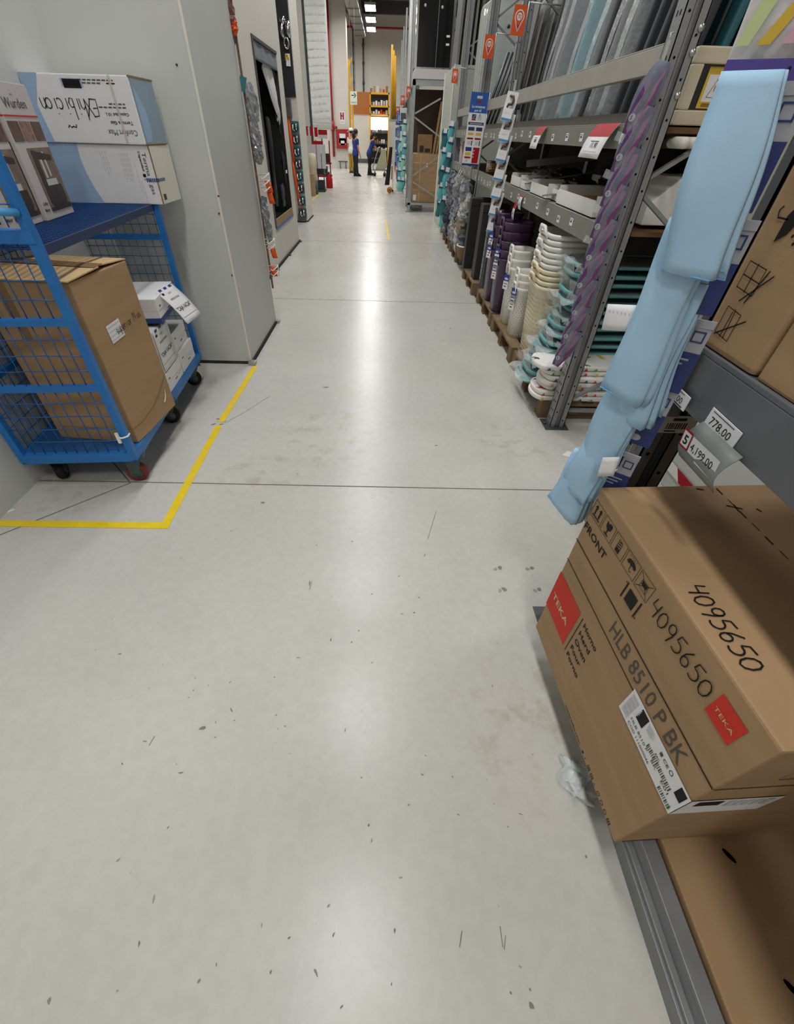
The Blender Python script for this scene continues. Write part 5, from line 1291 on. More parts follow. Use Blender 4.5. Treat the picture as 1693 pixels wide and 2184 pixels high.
# teal gloves strips
def glove_strip(x, y, z1, z0, n, cols, group, where, s_=1.0, seed=1):
    r2 = random.Random(seed)
    for i in range(n):
        z = z1-(z1-z0)*i/n; c = cols[i % len(cols)]
        t = bpy.data.objects.new('glove_pack', None); COL.objects.link(t)
        t.matrix_world = T(x+r2.uniform(-.02, .01), y+r2.uniform(-.01, .01), z) @ RZ(r2.uniform(-.5, -.1)) @ RY(.12)
        tag(t, '%s glove pack, %s' % ('teal' if c == 'teal_cloth' else ('mint' if c == 'mint_cloth' else 'dark teal'), nth(i, n, where)), 'gloves', group)
        L = .26*s_
        m = MB(); ph = r2.uniform(0, 6)
        m.grid(lambda a, b: (.05*s_*(1-.3*b+.25*math.sin(PI*b))*math.cos(2*PI*a)+.012*math.sin(7*b+ph), .03*s_*math.sin(2*PI*a)*(1+.2*math.sin(3*2*PI*a+ph)), -L*b), 12, 8)
        m.build('glove_cuffs', K[c], t)
        MB().box(-.03*s_, .03*s_, -.036*s_, -.031*s_, -.05*s_, .01).build('paper_band', K['paper'], t); MB().box(-.045*s_, .045*s_, -.034*s_, .034*s_, -.075*s_, -.055*s_).build('navy_band', K['card_navy'], t)
glove_strip(1.165, 10.15, 1.72, .22, 7, ('teal_cloth', 'teal_cloth', 'teal_dark'), 'teal glove packs', 'the strip by the divider panel', 1.15, 2)
glove_strip(1.085, 10.28, 1.62, .32, 5, ('teal_dark', 'teal_cloth'), 'teal glove packs behind', 'the rear strip by the divider panel', 1.1, 3)
glove_strip(.46, 14.4, 1.80, .42, 6, ('mint_cloth', 'mint_cloth', 'teal_cloth'), 'mint glove packs', 'the strip past the steel frame', 1.2, 4)
glove_strip(.38, 14.9, 1.45, .42, 5, ('mint_cloth', 'teal_cloth'), 'mint glove packs behind', 'the rear strip past the steel frame', 1.2, 5)
# stock in the far bays of the top shelf
for i in range(4):
    t = bpy.data.objects.new('clear_panel', None); COL.objects.link(t); t.matrix_world = T(1.28+.012*i, 8.9-.12*i, 1.607) @ RX(-.02)
    tag(t, 'pale clear rounded panel on the top shelf, %s' % nfar(i, 4, 'them'), 'panel', 'clear panels on the top shelf')
    w_, h_ = .50, 1.30; r_ = .09
    pts = [(0, 0), (w_, 0)]+[(w_-r_+r_*math.cos(a), h_-r_+r_*math.sin(a)) for a in [PI/2*k/5 for k in range(6)]]+[(r_-r_*math.sin(a), h_-r_+r_*math.cos(a)) for a in [PI/2*k/5 for k in range(6)]]
    Mx = Matrix(((1,0,0,0),(0,0,-1,0),(0,1,0,0),(0,0,0,1)))
    MB().prism(pts, -.006, .006, 0, Mx).build('panel_sheet', K['acrylic'], t)
    MB().tube([(x, 0, z) for x, z in pts], .008, 6, 0, True).build('edge_trim', K['greenish'], t)
    q = MB()
    for z in (.3, .62, 1.0): q.cyl((.05, -.011, z), (.05, -.006, z), .014, 10); q.cyl((.30, -.011, z+.05), (.30, -.006, z+.05), .02, 10)
    q.build('suction_cups', K['charcoal'], t)
for i in range(5):
    t = bpy.data.objects.new('drying_rack', None); COL.objects.link(t); t.matrix_world = T(1.30+.03*i, 6.25+.10*i, 1.607) @ RY(.22)
    tag(t, 'folded dark drying rack, %s' % nfar(i, 5, 'the five'), 'drying rack', 'folded drying racks')
    m = MB()
    for k in (0, .28): m.tube([(k*.3, k, 0), (k*.3, k, .95)], .011, 8)
    m.build('side_tubes', K['charcoal'], t)
    m = MB()
    for z in (.25, .5, .75, .93): m.tube([(0, 0, z), (.084, .28, z)], .008, 6)
    m.build('cross_bars', K['charcoal'], t)
for i in range(4):
    o = MB().tube([(0, 0, 0), (.22, .02, .72)], .018, 10).build('grey_tube', K['steel_dark']); o.location = (1.27+.045*i, 7.62-.02*i, 1.607); tag(o, 'grey leaning tube, %s' % nfar(i, 4, 'the bundle'), 'tube', 'bundle of grey tubes')
for i in range(5):
    o = MB().box(0, .012, 0, .35, 0, .9).build('wrapped_sheet', K['film_strong' if i % 2 else 'greyboard']); o.location = (1.29+.05*i, 5.92, 1.607); o.rotation_euler = (0, .10, 0); tag(o, '%s flat sheet on the top shelf, %s' % ('filmy' if i % 2 else 'grey', nfar(i, 5, 'its row')), 'sheet', 'flat sheets behind the post')
# shelf items between beams in the second bay
for i in range(3):
    t = thing('jug', 'white plastic jug under the guard beam, ' + nfar(i, 3, 'the three'), 'jug', (1.34, 5.98+.2*i, 1.607), 0, 'white jugs')
    MB().lathe([(.05, 0), (.055, .01), (.055, .11), (.03, .14), (.025, .15)], 16).build('jug_body', K['white'], t); MB().lathe([(.027, .15), (.027, .165), (0, .166)], 12).build('cap', K['signblue'], t)
# ================================================================ left side: clip strip, niche, gondola end
EX, EY = -1.150, 4.69
o = MB().box(EX-.012, EX+.004, EY-.004, EY+.012, .33, 3.2).build('merchandise_strip', K['photo_brown']); tag(o, 'dark merchandise strip fixed to the far edge of the partition', 'clip strip')
rr = random.Random(31)
def at_e(px): return aty(px[0], px[1], EY-.02)
def crumple(px, rx, rz, mt, label, name='blister_pack', group='bags and packs on the dark strip', seed=0):
    p = at_e(px); r2 = random.Random(seed)
    ph = r2.uniform(0, 6)
    m = crinkle(rx, .035, rz, seed)
    o = m.build(name, mt); o.location = p; return tag(o, label, 'packet', group)
crumple((484, 30), .055, .16, mat('cable_brown', '6a4638', .5, var=.4, vscale=20), 'brown cable bag at the top of the partition edge', 'cable_bag', None, 1)
crumple((497, 55), .03, .05, K['orange'], 'orange plug end below the brown cable bag', 'plug', None, 2)
for i, (px, rx, rz, lab) in enumerate((((538, 225), .055, .11, 'large crumpled clear bag, uppermost of the clear bags on the dark strip'), ((545, 285), .05, .10, 'crumpled clear bag just below the large one on the dark strip'), ((551, 325), .045, .07, 'small clear bag above the white wire hooks'), ((566, 450), .04, .09, 'clear pack hanging under the paired orange tags'), ((574, 495), .04, .07, 'clear pack just above the single white hook'))):
    crumple(px, rx*.8, rz*1.15, K['film_silver'], lab, seed=10+i)
for px, lab in (((519, 180), 'teal label card highest on the dark strip'), ((553, 335), 'teal label card above the white wire hooks'), ((563, 432), 'teal label card below the orange tags')):
    p = at_e(px); o = MB().box(-.03, .02, -.002, 0, -.045, .045).build('label_card', K['teal_dark']); o.location = p; o.rotation_euler = (0, .3, .2); tag(o, lab, 'card', 'teal cards on the dark strip')
for px, n_, lab in (((565, 390), 3, 'white wire hook rack at the middle of the dark strip'), ((576, 519), 2, 'white wire hook low on the dark strip'), ((584, 575), 2, 'lowest white wire hook on the dark strip near the floor')):
    p = at_e(px); m = MB()
    for k in range(n_):
        z = .045*(k-(n_-1)/2)
        m.tube([(-.045, 0, z+.01), (.05, -.02, z+.02), (.055, -.09, z+.02), (.01, -.10, z-.012), (-.03, -.02, z-.01)], .0045, 6)
    m.tube([(.05, -.03, -.05*n_*.5), (.052, -.03, .05*n_*.5)], .0045, 6)
    o = m.build('wire_hook', K['white']); o.location = p; tag(o, lab, 'hook', 'white wire hooks')
for px, lab in (((573, 397), 'orange price tag beside the upper wire hooks'), ((577, 421), 'orange price tag hanging just below the upper one'), ((583, 538), 'orange price tag under the low white hook'), ((583, 577), 'orange price tag on the lowest white hook')):
    p = at_e(px); o = MB().grid(lambda a, b: ((a-.5)*.05+.02*b, -.03-.01*b, (.5-b)*.085), 2, 3).build('price_tag', K['orange'], solid=.001); o.location = p; tag(o, lab, 'price tag', 'orange price tags')
# the niche display
t = thing('hanging_display', 'tall black framed display niche with a grey mesh strip and blue tape', 'display', (NX, ny0, nz0))
D_ = ny1-ny0; Hh = nz1-nz0
MB().box(-.33, -.31, .005, D_-.005, .005, Hh-.005).box(-.31, 0, .004, .014, .005, Hh-.005).box(-.31, 0, D_-.014, D_-.004, .005, Hh-.005).box(-.31, 0, .01, D_-.01, .004, .014).box(-.31, 0, .01, D_-.01, Hh-.014, Hh-.004).build('black_lining', K['black'], t)
MB().box(-.004, .012, -.03, .02, -.01, Hh+.01).box(-.004, .010, .0, D_+.01, Hh-.02, Hh+.01).build('frame', mat('plum', '413a40', .5), t)
m = MB().grid(lambda a, b: (-.004+.004*math.sin(20*a), .02+(D_-.03)*a, Hh-.015-.17*b), 20, 6); m.build('grey_mesh_strip', mat('meshgrey', '7c8288', .7, var=.2, vscale=25, bump=.5, bscale=60), t, solid=.002)
MB().box(-.012, .004, .0, D_, .0, .085).build('wood_strip', mat('oakstrip', '9c7f4c', .6, var=.2), t)
MB().box(-.006, .008, .0, D_, -.035, .0).build('blue_tape', K['bluetape'], t)
def nich(px): return atx(px[0], px[1], NX-.06)
for i, (a, b_, r_, mt, lab) in enumerate((((558, 112), (592, 228), .19, 'paper', 'long white wrapped pack hanging in the niche'), ((590, 230), (596, 250), .15, 'paper_grey', 'short grey pack end below the long white pack'), ((572, 120), (598, 215), .06, 'charcoal', 'dark tube hanging behind the white pack'), ((583, 125), (605, 330), .06, 'black', 'black tube near the far side of the niche'), ((596, 250), (602, 292), .15, 'charcoal', 'smoky bag hanging in the middle of the niche'), ((602, 292), (610, 322), .15, 'paper', 'small white pack low in the niche'), ((604, 320), (612, 390), .17, 'charcoal', 'dark bag with small white labels in the niche'), ((570, 250), (590, 440), .09, 'black', 'long black tube by the near side of the niche'), ((600, 392), (606, 440), .09, 'char_board', 'grey-black roll standing at the bottom of the niche'), ((612, 380), (620, 432), .08, 'black', 'black roll standing at the far bottom corner of the niche'))):
    p = nich(a); q = nich(b_); d = (q-p)
    L = d.length; dz_ = d.normalized(); wy = Vector((0, 1, 0)); wy = (wy-dz_*wy.dot(dz_)).normalized(); tx = dz_.cross(wy)
    m = MB(); r2 = random.Random(i); ph = r2.uniform(0, 6)
    for sg in (-1, 1): m.grid(lambda u, v, sg=sg: p+dz_*(L*v)+wy*((u-.5)*2*r_*(1-.12*v+.05*math.sin(7*v+ph)))+tx*(sg*(.028*math.sin(PI*u)**.4*math.sin(PI*(.03+.94*v))**.25+.006*math.sin(9*v+5*u+ph))), 8, 16)
    o = m.build('hanging_pack', K[mt]); tag(o, lab, 'packet', 'packs hanging in the niche')
for px, lab in (((611, 366), 'tiny white label in the niche, upper of two'), ((621, 393), 'tiny white label in the niche, lower of two')):
    p = atx(px[0], px[1], NX-.005); o = MB().box(-.002, .0, -.06, .06, -.02, .02).build('shelf_label', K['paper']); o.location = p; tag(o, lab, 'label', 'tiny white labels')
# gondola end with taps
GY = 11.35
struct(MB().box(-2.9, -1.78, GY, 12.25, .02, 4.4).build('wall_gondola', K['wall2']), 'pale end wall with the black tap panel')
struct(MB().box(-1.79, -1.765, GY, 12.25, 0, .022).build('baseboard_gondola', K['rubber']))
t = thing('tap_display', 'black display panel with chrome taps on the pale end wall', 'display', (-2.35, GY-.03, 2.02))
MB().box(0, .555, 0, .028, 0, 2.2).build('black_board', K['navy'], t)
def gp(px): return aty(px[0], px[1], GY-.06)
for i, (px, kind) in enumerate((((602, 43), 0), ((601, 62), 1), ((614, 60), 1), ((611, 92), 2), ((613, 124), 3))):
    p = gp(px)-Vector((-2.35, GY-.03, 2.02)); m = MB(); Sx = T(*p) @ Matrix.Scale(1.15, 4) @ T(*-p)
    if kind == 0: m.lathe([(.0, .02), (.045, .015), (.05, -.01), (.03, -.04), (0, -.05)], 18, 0, T(*p) @ RX(PI/2))
    elif kind == 1: m.tube([p+Vector((0, 0, .06)), p+Vector((0, -.02, .02)), p+Vector((0, -.03, -.05)), p+Vector((.02, -.01, -.10))], [.032, .036, .03, .02], 12)
    elif kind == 2: m.tube([p+Vector((.035*math.cos(a), -.01, .06*math.sin(a))) for a in [2*PI*k/16 for k in range(16)]], .014, 8, 0, True)
    else:
        m.box(p.x-.03, p.x+.04, p.y, p.y+.004, p.z-.09, p.z+.05); m.tube([p+Vector((-.03, -.012, -.03)), p+Vector((-.025, -.015, .03)), p+Vector((.01, -.012, .035)), p+Vector((.015, -.012, -.01))], .012, 8, 1)
    m.build('chrome_tap' if kind != 3 else 'carded_tap', [K['chrome'] if kind != 3 else K['paper'], K['label_yellow']], t, M=Sx)
o = MB().box(-2.30, -1.90, GY-.16, GY-.002, 1.74, 1.99).build('grey_ledge_box', K['steel_dark']); tag(o, 'grey metal ledge under the black tap panel', 'ledge')
for i, (a, b_, r_, lab) in enumerate((((611, 228), (617, 250), .035, 'bright orange tube end at the top of the orange row'), ((614, 250), (627, 345), .03, 'orange tube in the middle of the orange row'), ((624, 345), (640, 440), .03, 'lowest orange tube next to the niche wall'))):
    p = aty(a[0], a[1], GY-.10); q = aty(b_[0], b_[1], GY-.10); o = MB().tube([p, p*.5+q*.5, q], [r_, r_*1.1, r_*.8], 10).build('orange_tube', K['orange']); tag(o, lab, 'tube', 'orange tubes')
t0 = None
for i in range(8):
    a = aty(622+i*3.6, 258+i*26.6, GY-.09)
    t = thing('tap_blister', 'blister pack with a chrome tap, ' + nth(i, 8, 'its strip'), 'blister pack', (-1.862, GY-.09, a.z-.09), 0, 'tap blister packs'); t.scale = (1.1, 1.1, 1.05)
    MB().box(-.08, .08, 0, .003, -.085, .085).build('backing_card', K['teal_dark'] if i % 2 == 0 else K['steel_dark'], t)
    MB().lathe([(.068, 0), (.064, -.03), (.045, -.05), (0, -.058)], 18, 0, T(0, 0, 0) @ RX(-PI/2) @ Matrix.Scale(-1, 4, (0, 0, 1)), True, 1, 1.1).build('clear_dome', K['film_strong'], t)
    MB().tube([(-.03, -.02, .04), (-.03, -.03, -.03), (.0, -.03, -.05)], .016, 8).tube([(.03, -.02, .05), (.03, -.03, -.04)], .012, 8).build('tap', K['chrome'], t)
o = MB().box(-1.97, -1.80, GY-.10, GY-.002, .02, .16).build('ledge_base', K['steel_dark']); tag(o, 'dark metal foot under the tap blister strip', 'base')
p = aty(665, 240, 18.7); o = MB().box(p.x-.07, p.x, 18.62, 18.69, 0, 5.0).build('dark_post', K['caster']); tag(o, 'thin dark post standing past the tap panel wall', 'post')
struct(MB().box(-4.5, p.x-.072, 18.6, 18.7, 0, 5.0).build('wall_side', K['wall2']), 'pale cross wall behind the tap panel')
# hanging banner with faint rows of writing
YB = 22.0
a = aty(648, 0, YB); b_ = aty(712, 275, YB); c_ = aty(704, 0, YB)
t = thing('banner', 'tall white hanging banner with faint rows of writing', 'banner', (b_.x-.93, YB, b_.z-.02))
bw, bh = .86, 4.6
MB().grid(lambda u, v: (bw*u, .02*math.sin(5*u+3*v), bh*v), 10, 12).build('banner_sheet', K['vinyl'], t, solid=.002)
m = MB(); r2 = random.Random(2)
for r in range(22):
    u = .06
    while u < bw-.1:
        L = r2.uniform(.06, .16); m.rect(u, min(u+L, bw-.05), .12+r*.2, .15+r*.2+.02*r2.random(), 0, frame((0, -.03, 0), (1, 0, 0), (0, 0, 1))); u += L+r2.uniform(.03, .08)
m.build('faint_writing', mat('faint', 'c4c7c6', .6), t)['kind'] = 'stuff'
# column with fire cabinet
CYY = 30.0
xl = aty(716, 300, CYY).x; xr = aty(744, 300, CYY).x
struct(MB().box(xl-.7, xr, CYY, CYY+.8, 0, 7.0).build('wall_column', K['wall2']), 'wide cream column carrying the red fire cabinet')
a = aty(718, 317, CYY-.16); b_ = aty(743, 276, CYY-.16)
t = thing('fire_hose_cabinet', 'red fire hose cabinet on the cream column', 'fire cabinet', (a.x, CYY-.152, a.z)); w_, h_ = b_.x-a.x, b_.z-a.z
MB().box(0, w_, 0, .15, 0, h_).build('cabinet_body', K['red_paint'], t, bevel=.01)
A_ = frame((0, -.002, 0), (1, 0, 0), (0, 0, 1))
MB().rect(w_*.25, w_*.75, h_*.22, h_*.78, 0, A_).build('glass_window', K['paper_grey'], t)
q = MB().lathe([(.0, 0), (.19, 0)], 20, 0, frame((w_*.5, -.004, h_*.42), (1, 0, 0), (0, 0, 1)), False).rect(w_*.3, w_*.7, h_*.55, h_*.76, 1, A_, .004).rect(w_*.35, w_*.65, h_*.28, h_*.42, 1, A_, .006).rect(w_*.88, w_*.94, h_*.88, h_*.92, 1, A_, .002); q.build('hose_reel', [K['steel_dark'], K['paper']], t)
a = aty(725, 265, CYY-.01); t = thing('hose_sign', 'small red and white sign above the fire cabinet', 'sign', (a.x, CYY-.012, a.z)); MB().box(0, .25, 0, .01, 0, .5).build('sign_board', K['paper'], t); A_ = frame((0, -.002, 0), (1, 0, 0), (0, 0, 1)); MB().rect(.03, .10, .18, .46, 0, A_).rect(.15, .22, .18, .46, 0, A_).rect(.10, .15, .3, .35, 0, A_).rect(.04, .2, .05, .12, 1, A_).build('sign_symbol', [K['red'], K['paper_grey']], t)
a = aty(703, 40, CYY-.3); m = MB().cyl((xl-.12, CYY-.12, .5), (xl-.12, CYY-.12, 6.95), .06, 12).cyl((xl-.12, CYY-.12, 1.7), (xl+.12, CYY-.12, 1.7), .05, 10).cyl((xl-.12, CYY-.12, 1.55), (xl-.12, CYY-.12, 1.95), .09, 12)
o = m.build('fire_pipe', K['red_paint']); tag(o, 'dark red vertical fire pipe beside the cream column', 'pipe')
m = MB().cyl((xl+.1, CYY-.1, .30), (xr-.1, CYY-.1, .30), .025, 8).cyl((xl+.2, CYY-.1, 0), (xl+.2, CYY-.1, .3), .025, 8).cyl((xr-.2, CYY-.1, 0), (xr-.2, CYY-.1, .3), .025, 8)
o = m.build('guard_rail', K['steel_dark']); tag(o, 'low grey guard rail at the foot of the cream column', 'rail')
# yellow rack post
a = aty(743, 126, 31); m = MB().box(a.x-.08, a.x+.06, 31, 31.12, .0, a.z).box(a.x+.10, a.x+.16, 31.5, 31.6, 0, a.z-.9)
for k in range(6): m.bar((a.x, 31.06, .5+k*.7), (a.x+.13, 31.55, .9+k*.7), .03, .03)
o = m.build('yellow_post', K['yellow_paint']); tag(o, 'tall yellow rack frame standing beside the fire cabinet', 'rack frame')
# price card stand, rolls, red can
t = thing('price_card_stand', 'stand full of red and white price cards beside the pale wall', 'stand', (-2.60, 17.6, 0))
MB().box(0, .03, 0, .03, 0, 1.7).box(.5, .53, 0, .03, 0, 1.5).box(0, .53, .0, .5, .02, .06).box(0, .53, 0, .5, .45, .48).build('stand_frame', K['caster'], t)
m = MB()
for k, (x, z, w_, h_) in enumerate(((.02, 1.42, .10, .22), (.16, 1.42, .10, .22), (.30, 1.40, .10, .22), (.42, 1.45, .28, .12))): m.box(x, x+w_, -.02-.005*k, -.016-.005*k, z, z+h_)
m.box(.2, .55, -.04, -.036, 1.22, 1.30); m.build('red_cards', K['red'], t)
m = MB()
for k in range(4): m.box(.03+k*.15, .16+k*.15, -.03-.004*k, -.027-.004*k, .62, 1.22)
m.box(.42, .70, -.045, -.041, 1.36, 1.45); m.box(.1, .15, -.03, -.027, 1.42, 1.62); m.build('white_cards', K['paper_grey'], t)
MB().box(.28, .52, .05, .4, .48, .72).box(.1, .5, .05, .4, .06, .30).build('dark_goods', K['photo_dark'], t)
a = atz(684, 402); t = thing('paper_roll', 'tall cream paper roll with a dark blue foot on the floor', 'roll', (a.x+.02, 16.9, 0)); MB().lathe([(.13, .35), (.125, .9), (.12, 1.0), (.05, 1.02), (0, 1.02)], 18).build('roll_body', mat('rollcream', 'd8cfb4', .7, var=.1), t); MB().lathe([(.12, 0), (.13, .1), (.135, .35)], 18).build('blue_foot', mat('rollblue', '3d5563', .6), t)
a = atz(666, 417); o = MB().box(-.1, .12, -.1, .1, 0, .55).build('brown_carton', K['carton']); o.location = (a.x, 16.4, 0); tag(o, 'narrow brown carton standing left of the cream paper roll'.replace('left of', 'against'), 'box')
a = atz(704, 400); t = thing('fire_extinguisher', 'small red canister on the floor beside the price card stand', 'canister', (a.x, 19.0, 0)); MB().lathe([(.11, 0), (.12, .02), (.12, .28), (.05, .36), (.04, .40)], 16).build('canister_body', K['red'], t); MB().cyl((0, 0, .40), (0, 0, .46), .035, 10).build('cap', K['black'], t)
t = thing('display_cart', 'dark red display cart standing between the cream roll and the fire pipe', 'cart', (-2.25, 19.3, 0)); MB().box(-.25, .25, -.2, .2, .30, .36).box(-.25, .25, -.2, .2, .66, .70).box(-.25, -.21, -.2, -.16, .05, 1.3).box(.21, .25, -.2, -.16, .05, 1.3).build('frame', K['red_paint'], t); MB().box(-.2, .1, -.15, .15, .36, .6).box(-.15, .2, -.1, .15, .70, .95).build('goods', K['photo_dark'], t)
# exit sign
a = aty(747, 223, 28); b_ = aty(761, 195, 28)
t = thing('exit_sign', 'hanging green exit sign with an arrow', 'sign', (a.x, 28, a.z)); w_, h_ = b_.x-a.x, b_.z-a.z
MB().box(0, w_, 0, .02, 0, h_).build('sign_board', K['sign_pale'], t)
A_ = frame((0, -.002, 0), (1, 0, 0), (0, 0, 1)); q = MB().rect(w_*.18, w_*.6, h_*.66, h_*.74, 0, A_).poly([(w_*.5, h_*.5), (w_*.62, h_*.5), (w_*.88, h_*.7), (w_*.62, h_*.9), (w_*.5, h_*.9), (w_*.72, h_*.7)], 0, A_).text('SALIDA', h_*.15, w_*.5, h_*.13, 1, A_, 0, True, 0, w_*.76, True); q.build('arrow_and_text', [mat('arrow_dark', '1d3a26', .6), K['green_sign']], t)
MB().cyl((w_*.2, .01, h_), (w_*.2, .01, h_+3.5), .006, 6).cyl((w_*.8, .01, h_), (w_*.8, .01, h_+3.5), .006, 6).build('hanging_wire', K['steel_dark'], t)
# brown and white boards, yellow shelving with the lit panel
YW = 36.0
xa = aty(750, 220, YW).x; xb = aty(788, 220, YW).x; z0 = aty(770, 244, YW).z; z1 = aty(770, 196, YW).z
o = MB().box(xa, xb, YW, YW+.06, z0, z1).build('brown_board', K['brown_board']); tag(o, 'brown board above the white door panel at the end of the aisle', 'board')
o = MB().box(xa-.1, xb, YW, YW+.06, .22, z0-.04).build('white_board', K['wall2']); tag(o, 'large white panel under the brown board at the aisle end', 'panel')
o = MB().box(xa-.1, xb, YW-.01, YW+.08, z0-.04, z0).build('pink_trim', mat('pinktrim', 'b98a93', .5)); tag(o, 'thin pinkish rail between the brown board and the white panel', 'rail')
o = MB().box(xa-.1, xb, YW-.02, YW+.06, 0, .22).build('dark_plinth', K['steel_dark']); tag(o, 'dark plinth below the white panel at the aisle end', 'plinth')
xs, xe = xb+.02, aty(830, 220, YW).x
t = thing('yellow_shelving', 'yellow shelving unit with a bright lit back panel at the aisle end', 'shelving', (xs, YW-.4, 0)); w_ = xe-xs
for x in (0, w_-.06): MB().box(x, x+.06, 0, .06, 0, z1-.02).box(x, x+.06, .5, .56, 0, z1-.02).build('post', K['yellow_paint'], t)
for z in (z1-.1, 2.70, 2.32): MB().box(.0, w_, 0, .56, z, z+.08).build('shelf', K['yellow_paint'], t)
for z in (1.50, .98, .62, .25): MB().box(.03, w_-.03, .05, .56, z, z+.04).build('shelf', K['caster'], t)
MB().box(.03, w_-.03, .58, .6, 0, z1-.1).build('back_panel', K['photo_dark'], t)
MB().box(.05, w_-.05, .50, .52, 1.66, 2.26).build('lit_panel', K['lit'], t)
r2 = random.Random(77); mats_ = ('paper', 'carton', 'photo_brown', 'paper_grey', 'red_ink', 'teal', 'carton_dark'); names_ = ('white', 'brown', 'dark brown', 'grey', 'red', 'teal', 'tan')
lv = (('top', z1-.02, 6, .30), ('second', 2.785, 7, .26), ('third', 2.405, 7, .20), ('fourth', 1.545, 9, .15), ('fifth', 1.025, 8, .20), ('sixth', .665, 8, .18))
for nm, z, n_, hm in lv:
    for k in range(n_):
        x = xs+.09+(w_-.25)*k/(n_-1); c = r2.randrange(7); h_ = hm*r2.uniform(.5, 1); ww = (w_-.2)/n_*.8
        o = MB().box(-ww/2, ww/2, 0, .2, 0, h_).build('small_box', K[mats_[c]], bevel=.004); o.location = (x, YW-.33+r2.uniform(0, .1), z)
        tag(o, '%s box on the %s yellow shelf, %s' % (names_[c], nm, ('first' if k == 0 else ORD[k])+' from the white panel'), 'box', 'small boxes on the yellow shelving')
# ================================================================ right side beyond the long rack
struct(MB().box(1.15, 2.2, 10.45, 12.1, .0, 2.45).build('wall_divider', K['greenish']), 'pale divider panel between the two racks')
struct(MB().box(1.135, 1.152, 12.06, 12.11, 0, 2.46).box(1.14, 1.152, 10.44, 10.49, 0, 2.46).build('trim_11', K['white']), 'white edge strips of the divider panel')
for i in range(5):
    o = MB().box(0, .04, 0, .75, 0, 2.0).build('door_panel', K['greenish' if i % 2 else 'greyboard']); o.location = (1.19+.085*i, 10.7+.1*(i % 2), 2.4535); o.rotation_euler = (0, 0.02, 0); tag(o, '%s door panel standing on the divider, %s' % ('pale' if i % 2 else 'grey', ['first','second','third','fourth','fifth'][i]+' from the aisle'), 'panel', 'door panels on the divider')
t = thing('steel_frame', 'open grey steel frame holding the big brown carton', 'rack', (.55, 13.39, 0))
MB().box(0, .07, 0, .07, 0, 2.42).build('post', K['galv'], t); MB().box(.86, .93, 0, .07, 0, 2.42).build('post', K['galv'], t); MB().box(0, .07, 1.1, 1.17, 0, 2.42).build('post', K['galv'], t); MB().box(.86, .93, 1.1, 1.17, 0, 2.42).build('post', K['galv'], t)
MB().box(0, .93, 0, .06, 2.36, 2.46).box(0, .06, 0, 1.17, 2.36, 2.46).build('top_beam', K['galv'], t)
MB().box(0, .93, 0, .05, .15, .20).box(.05, .9, .05, 1.1, .18, .20).box(0, .05, 0, 1.17, .15, .2).build('bottom_beam', K['galv'], t)
m = MB()
for (p, q) in (((885, 242), (940, 210)), ((884, 250), (938, 292)), ((880, 375), (934, 335)), ((880, 388), (928, 420))):
    p = aty(p[0], p[1], 13.40); q = aty(q[0], q[1], 13.40); m.bar((p.x-.55, .02, p.z), (q.x-.55, .02, q.z), .008, .03, 0, (0, 0, 1))
m.build('brace', K['galv'], t)
MB().box(.0, .93, 1.12, 1.14, .2, 2.36).box(.9, .925, .08, 1.1, .2, 2.36).build('brown_back', mat('brownback', '4e3c34', .7), t)
MB().box(-.05, .02, -.05, .1, 0, .02).build('foot_plate', K['galv'], t)
o = MB().box(.57, 1.5, 13.36, 14.5, 2.462, 2.62).build('white_shelf', mat('shelf_lilac', 'c9c2c6', .5)); tag(o, 'thick pale shelf board on top of the steel frame', 'shelf board')
zc = aty(905, 328, 13.6).z
t = thing('cardboard_box', 'large brown carton with pale straps inside the steel frame', 'box', (.66, 13.50, .2015)); MB().box(0, .78, 0, .8, 0, zc-.2).build('carton_body', K['carton'], t, bevel=.01)
A_ = frame((0, -.002, 0), (1, 0, 0), (0, 0, 1)); MB().rect(.17, .185, 0, zc-.2, 0, A_).rect(0, .78, zc-.38, zc-.365, 0, A_).rect(0, .78, .25, .262, 0, A_).build('strap', K['carton_pale'], t); MB().rect(.03, .11, .04, .16, 0, A_, .001).rect(.33, .36, zc-.46, zc-.38, 0, A_, .001).build('label', K['paper'], t)
t = thing('small_carton', 'smaller open carton standing on the big strapped carton', 'box', (.76, 13.62, zc+.001)); MB().box(0, .34, 0, .3, 0, .36).build('carton_body', K['carton_dark'], t); MB().box(.04, .14, -.004, 0, .03, .15).box(.17, .30, -.004, 0, .03, .10).build('dark_opening', K['black'], t)
for i in range(3):
    o = MB().box(0, .05, 0, .03, 0, .95+.1*i).build('timber', K['wood']); o.location = (1.12+.075*i, 13.60, zc+.001); o.rotation_euler = (0, .12, 0); tag(o, 'timber batten leaning on the big strapped carton, %s' % ['first','second','third'][i]+' from the aisle', 'timber', 'timber battens')
# black glazed cabinet above
t = thing('glazed_cabinet', 'tall black glazed cabinet in a silver frame on the pale shelf', 'cabinet', (.60, 13.42, 2.622))
MB().box(0, .76, .02, .6, 0, 2.2).build('cabinet_body', K['blackgloss'], t)
MB().box(-.03, .015, -.01, .63, 0, 2.25).box(.745, .79, -.01, .63, 0, 2.25).box(-.03, .79, 0, .63, -.0, .03).build('silver_frame', K['chrome'], t)
MB().box(.43, .437, .008, .02, .03, 2.2).build('door_gap', K['steel'], t)
q = MB()
for x, z in ((.14, .92), (.50, .90), (.13, 1.35), (.49, 1.33)): q.cyl((x, .02, z), (x, .008, z), .025, 12)
q.build('round_marker', K['paper_grey'], t)
q = MB()
for z in (.36, .48): q.box(.63, .70, -.02, .02, z, z+.03)
q.build('handle', K['white'], t)
